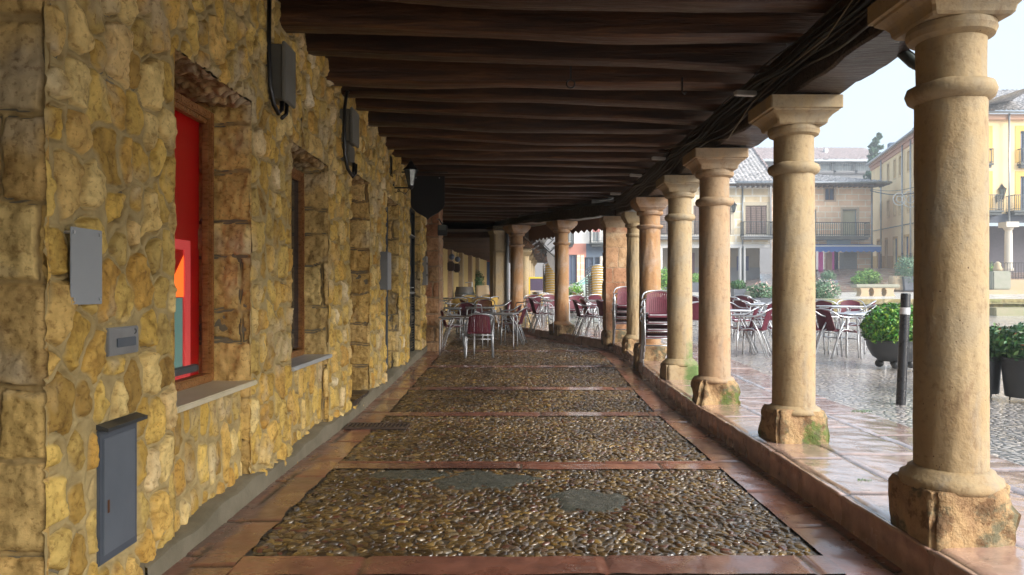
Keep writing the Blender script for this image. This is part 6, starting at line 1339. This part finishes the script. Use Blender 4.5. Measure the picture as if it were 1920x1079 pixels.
# ---- parked car behind the chairs
CX, CY = 3.35, 27.0; cz = GZ(CX, CY)
car = empty('parked_car', (CX, CY, cz), R(2), 'pale silver green car parked behind the stacks of yellow chairs', 'car')
paint = simple('pale_silver_paint', (.42, .48, .47), (.45, .51, .50), .25, 2, metal=.3, coat=.6)
def section(prof_fn, xs, w_fn, zlo_fn):
    pass
body = []; xs = np.linspace(-2.1, 2.1, 43)
def roofz(x): return float(np.interp(x, [-2.1, -1.95, -1.2, -.95, -.35, .5, 1.35, 1.85, 2.1], [.62, .72, .93, .98, 1.40, 1.46, 1.36, .98, .7]))
def belt(x): return float(np.interp(x, [-2.1, -1.95, -1.1, 0, 1.4, 2.0, 2.1], [.60, .70, .90, .93, .97, .9, .68]))
vs = []; fs = []; K = 7
for x in xs:
    f_ = 1-.22*(abs(x)/2.1)**5; b0 = .26
    arch = max([math.sqrt(max(0, .36**2-(x-c)**2)) for c in (-1.35, 1.3)])
    lo = max(.22, .30+arch if arch > 0 else .22)
    bl = belt(x)
    for (yy, zz) in ((.82*f_, lo), (.86*f_, (lo+bl)/2), (.80*f_, bl)): vs.append((x, -yy, zz))
    vs.append((x, 0, bl+.03))
    for (yy, zz) in ((.80*f_, bl), (.86*f_, (lo+bl)/2), (.82*f_, lo)): vs.append((x, yy, zz))
for i in range(len(xs)-1):
    for k in range(K-1): fs.append((i*K+k, i*K+k+1, (i+1)*K+k+1, (i+1)*K+k))
fs += [tuple(range(K)), tuple((len(xs)-1)*K+k for k in range(K-1, -1, -1))]
MB().add(vs, fs).build('body', paint, car, smooth='auto')
vs = []; fs = []; gx_ = np.linspace(-1.0, 1.85, 24)
for x in gx_:
    r_ = roofz(x); bl = belt(x)+.0; 
    for (yy, zz) in ((.79, bl), (.66, max(bl+.002, r_-.10)), (.60, max(bl+.004, r_-.04))): vs.append((x, -yy, zz))
    vs.append((x, 0, max(bl+.03, r_)))
    for (yy, zz) in ((.60, max(bl+.004, r_-.04)), (.66, max(bl+.002, r_-.10)), (.79, bl)): vs.append((x, yy, zz))
gl = []; rfz = []
for i in range(len(gx_)-1):
    for k in range(6):
        q = (i*7+k, i*7+k+1, (i+1)*7+k+1, (i+1)*7+k); xm = (gx_[i]+gx_[i+1])/2
        (gl if (k in (0, 5) or xm < -.38 or xm > 1.35) else rfz).append(q)
MB().add(vs, gl).build('windows', pane_mat('teal_glass', (.22, .42, .40), .06), car, smooth=True); MB().add(vs, rfz).build('roof', paint, car, smooth=True)
m = MB()
for s in (-1, 1):
    m.tube([(x, s*(.672 if roofz(x) > belt(x)+.15 else .74), max(belt(x)+.02, roofz(x)-.075)) for x in gx_], .022, 6); m.tube([(.15, s*.80, .93), (.18, s*.675, 1.36)], .03, 6)
m.build('pillars', paint, car, smooth=True)
for c in (-1.35, 1.3):
    for s in (-1, 1):
        w = MB(); w.lathe([(.30, -.09), (.315, -.06), (.315, .06), (.30, .09)], 24); w.xf(lambda x, y, z: (c+x, s*.76+z, .31+y)); wo_ = w.build('wheel', MT['black'], car, smooth='auto')
        w = MB(); w.lathe([(.04, .1), (.2, .095), (.2, .05)], 16); w.xf(lambda x, y, z: (c+x, s*.76+z*s, .31+y)); w.build('rim', MT['alu'], wo_, smooth='auto')
for s in (-1, 1): MB().sphere((-2.0, s*.6, .62), .11, 10).build('headlight', MT['frost'], car, smooth=True)
# shrubs by the car, yellow board, barrel
x, y, z = ground_px(1085, 590, outside); t = empty('bush', (x, y+1, z), 0, 'small bright green shrub in front of the parked car', 'bush'); leaves('foliage', (0, 0, .75), (.3, .25, .35), 500, .05, MT['yleaf'], t, 5, .9, .5); MB().tube([(0, 0, 0), (0, 0, .7)], .03, 6).build('stem', MT['joist'], t); MB().lathe([(.2, 0), (.26, .35), (.24, .35)], 16).build('pot', MT['pot'], t)
p = P(1010, 537, 25); t = empty('menu_board', (p.x, p.y, GZ(p.x, p.y)), R(5), 'dark violet board with yellow frame left of the left yellow stack', 'board')
MB().box(-.30, .30, -.02, .02, .75, 1.16).build('panel', simple('violet_panel', (.07, .05, .10), None, .5), t); fb = p.z
MB().box(-.34, .34, -.03, .03, 1.16, 1.21).box(-.34, -.30, -.03, .03, .2, 1.16).box(.30, .34, -.03, .03, .2, 1.16).build('frame', simple('yellow_frame', (.75, .55, .03), None, .5), t)

# ================================================================== farther arcade to the left and behind
fd = Vector((.11, 1, 0)).normalized()
fb = empty('farther_building', (-3.2, 18, .2), 0, 'cream plastered building with stone pilasters lining the farther arcade', 'building'); ffy = lambda x, y, z: (x+3.2, y-18, z-.2)
def fw(yv): return -3.2+(yv-19)*.11
m = MB(); m.add([(fw(14.8), 14.8, 0), (fw(40), 40, 0), (fw(40), 40, 4), (fw(14.8), 14.8, 4)], [(3, 2, 1, 0)]); m.xf(ffy).build('wall', plaster('cream_ochre_plaster', (.50, .36, .14)), fb)
for k, yy in enumerate((24.2, 26.6, 28.8, 31.0, 33.0)):
    m = MB(); x0 = fw(yy); m.bbox(x0-.05, x0+.16, yy, yy+.75, .3, 2.9, .02); m.xf(ffy).build('pilaster', MT['ashlar_red'] if k % 2 else MT['col'], fb)
    m = MB(); m.box(x0-.02+.06, x0+.02+.06, yy+.9, yy+1.9, .4, 2.55); m.xf(ffy).build('door', MT['brownframe'], fb)
m = MB(); Y9 = 36.0
m.box(-3.4, hx(893, Y9), Y9, Y9+.3, .4, 3.2); m.xf(ffy).build('end_wall', plaster('end_grey_plaster', (.22, .23, .22)), fb)
m = MB(); m.box(hx(880, Y9), hx(884, Y9), Y9-.04, Y9, .4, 2.5).box(hx(886.5, Y9), hx(890, Y9), Y9-.04, Y9, .4, 2.5); m.xf(ffy).build('door', MT['black'], fb)
m = MB(); m.box(hx(893, Y9), hx(920, Y9+1), Y9+.6, Y9+.9, .4, 3.2); m.xf(ffy).build('red_wall', plaster('red_plaster', (.55, .09, .04)), fb)
m = MB(); m.bbox(hx(900.5, Y9), hx(910, Y9), Y9-.1, Y9+.3, .4, 3.2, .02); m.xf(ffy).build('peach_pillar', plaster('peach_plaster', (.75, .42, .22)), fb)
m = MB(); m.box(hx(912, Y9), hx(919, Y9), Y9+.5, Y9+.58, 1.3, 2.8); m.xf(ffy).build('window', MT['bluepane'], fb)
cf = empty('farther_ceiling', (-1, 26, 2.9), 0, 'low dark timber ceiling of the farther arcade beyond the bend', 'ceiling')
m = MB()
m.add([(-3.6, 19.6, 3.0), (.15, 19.6, 3.0), (2.3, 40, 2.95), (-2.2, 40, 2.95)], [(0, 1, 2, 3)]); m.add([(-3.6, 19.6, 3.3), (.15, 19.6, 3.3), (2.3, 40, 3.25), (-2.2, 40, 3.25)], [(3, 2, 1, 0)])
m.xf(lambda x, y, z: (x+1, y-26, z-2.9)).build('boards', MT['plank'], cf)
for k in range(34):
    yy = 20.6+k*.56; xl = fw(yy)-.1; xr = .10+(yy-19.6)*.105; m = MB(); m.bbox(xl, xr, yy, yy+.17, 2.84, 3.0, .02); m.xf(lambda x, y, z: (x+1, y-26, z-2.9)).build('joist', MT['joist'], cf)
o = sweep_beam([(-.35, 20.3, 2.85), (1.9, 40, 2.85)], .30, 0, .3, '', 3).xf(lambda x, y, z: (x+1, y-26, z-2.9)).build('beam', MT['beam'], cf)
m = MB(); m.box(-4.5, 1.5, 15.5, 41, 3.5, 8); m.xf(lambda x, y, z: (x-(z > 0)*0, y, z)); m.xf(ffy).build('upper_floor', MT['white'], fb)
for k, Zc in enumerate((26.0, 29.5, 33.0, 36.5)):
    x = -.1+(Zc-22)*.065+.35+{0: .1, 1: .12, 2: .15, 3: .2}[k]*0+.0
    x = (984+k*4.5-960)*Zc/F; z0 = FZ(Zc)+.1; z1 = 2.86
    t = empty('column', (x, Zc, z0), 0, f'yellowish column of the farther arcade, {["first", "second", "third", "farthest"][k]} beyond the pitted orange column', 'column', 'columns of the farther arcade')
    V, Q = shaft_mesh(.16, .155, .2, z1-z0-.25, 200+k, .004, 24, 10); np_mesh('shaft', V, Q, MT['col'], t); sqblock(MB(), .22, .22, -.1, .22, 210+k, .01, .04, 4).build('plinth', MT['plinth'], t, smooth=True)
    tier(MB(), [(.15, z1-z0-.28), (.2, z1-z0-.22), (.25, z1-z0-.14), (.25, z1-z0)]).build('capital', MT['col'], t, smooth='auto')
# pipe by the square pillar
o = MB().tube([(0, 0, 0), (0, 0, 2.65)], .045, 10).build('downpipe', simple('dark_grey_pipe', (.08, .09, .10), (.16, .17, .18), .4, 3), None, smooth=True); o.location = (hx(951, 20.0), 20.0, FZ(20)+.1); tag(o, 'dark grey downpipe standing beside the square stone pillar', 'pipe')
# bench blocks, barrel, plants at the far end
t = empty('wicker_barrel', (hx(871, 27), 27, FZ(27)), 0, 'dark wicker barrel behind the yellow chairs', 'barrel')
MB().lathe([(.3, 0), (.36, .3), (.36, .7), (.31, .95)], 20).build('tub', simple('dark_wicker', (.07, .06, .05), (.11, .10, .09), .7, 20), t, smooth='auto'); MB().lathe([(.37, .25), (.375, .28), (.37, .31)], 20, cap=False).lathe([(.37, .68), (.375, .71), (.37, .74)], 20, cap=False).build('hoop', MT['iron'], t, smooth=True)
rock('stone_block', hx(905, 27), 27, FZ(27), .50, .4, 1.0, MT['bench'], 'pale block of sandstone below the peach pillar', 'stone block', 8)
t = empty('bush', (hx(896, 33), 33, FZ(33)), 0, 'dark green plant in front of the red wall', 'bush'); leaves('foliage', (0, 0, 1.0), (.28, .28, .6), 900, .06, MT['dkleaf'], t, 3, .9, .4); MB().lathe([(.2, 0), (.25, .5), (.23, .5)], 14).build('pot', MT['pot'], t)
for k, (px, Zl) in enumerate(((846, 25.5), (857, 27.5))):
    xw = hx(px, Zl); t = empty('hanging_lamp', (xw, Zl, 2.45), 0, f'dark wall lamp with grey globe on the farther building, {["nearer", "farther"][k]} one', 'lamp', 'lamps on the farther building')
    MB().bbox(-.13, .11, -.1, .1, -.42, -.08, .04).build('housing', simple('dark_brown_housing', (.04, .02, .015), None, .5), t); MB().sphere((.02, -.05, .08), .11, 12).build('globe', simple('slate_globe', (.12, .15, .22), None, .3), t, smooth=True); MB().tube([(0, 0, .2), (0, .0, .6)], .015, 6).build('stem', MT['black'], t)
m_ = empty('handrail', (hx(885, 30), 30, FZ(30)), 0, 'pale metal handrail post before the grey end wall', 'railing'); MB().tube([(-.28, 0, 1.08), (.0, 0, 1.1), (.0, 0, 0)], .035, 8).build('rail', MT['alu'], m_)
# ---- filling the plaza's far sides so that no empty horizon shows
tag(MB().add([(-148, 160, -2), (166, 160, -2), (166, 172, 12), (-148, 172, 9)], [(0, 1, 2, 3)]).build('far_hill', simple('far_hill', (.10, .14, .10), (.14, .17, .12), .9, .05)), kind='structure')

# ---- rainy air over the whole place
hb_ = MB().box(-152, 170, -62, 184, -2.5, 30).build('haze', [])
hm = bpy.data.materials.new('haze_air'); hm.use_nodes = True; hm.node_tree.nodes.clear()
ho = hm.node_tree.nodes.new('ShaderNodeOutputMaterial'); hv = hm.node_tree.nodes.new('ShaderNodeVolumePrincipled')
hv.inputs['Color'].default_value = (.90, .95, 1, 1); hv.inputs['Density'].default_value = .003; hv.inputs['Anisotropy'].default_value = .2
hm.node_tree.links.new(hv.outputs[0], ho.inputs['Volume']); hb_.data.materials.append(hm); tag(hb_, kind='stuff')

t = empty('gutter_pipe', (2.55, 3.9, 2.75), 0, 'short greenish rain pipe slanting down under the eave behind the nearest column', 'pipe')
MB().tube([P(1692, 100, 4.6)-Vector((2.55, 3.9, 2.75)), P(1712, 118, 4.45)-Vector((2.55, 3.9, 2.75)), P(1760, 142, 4.2)-Vector((2.55, 3.9, 2.75))], .034, 12).build('pipe', simple('greenish_pipe', (.05, .065, .06), (.09, .10, .09), .5, 8), t, smooth=True)
MB().tube([P(1700, 92, 4.55)-Vector((2.55, 3.9, 2.75)), P(1716, 104, 4.5)-Vector((2.55, 3.9, 2.75)), P(1712, 130, 4.5)-Vector((2.55, 3.9, 2.75))], .008, 6).build('clamp', MT['iron'], t, smooth=True)
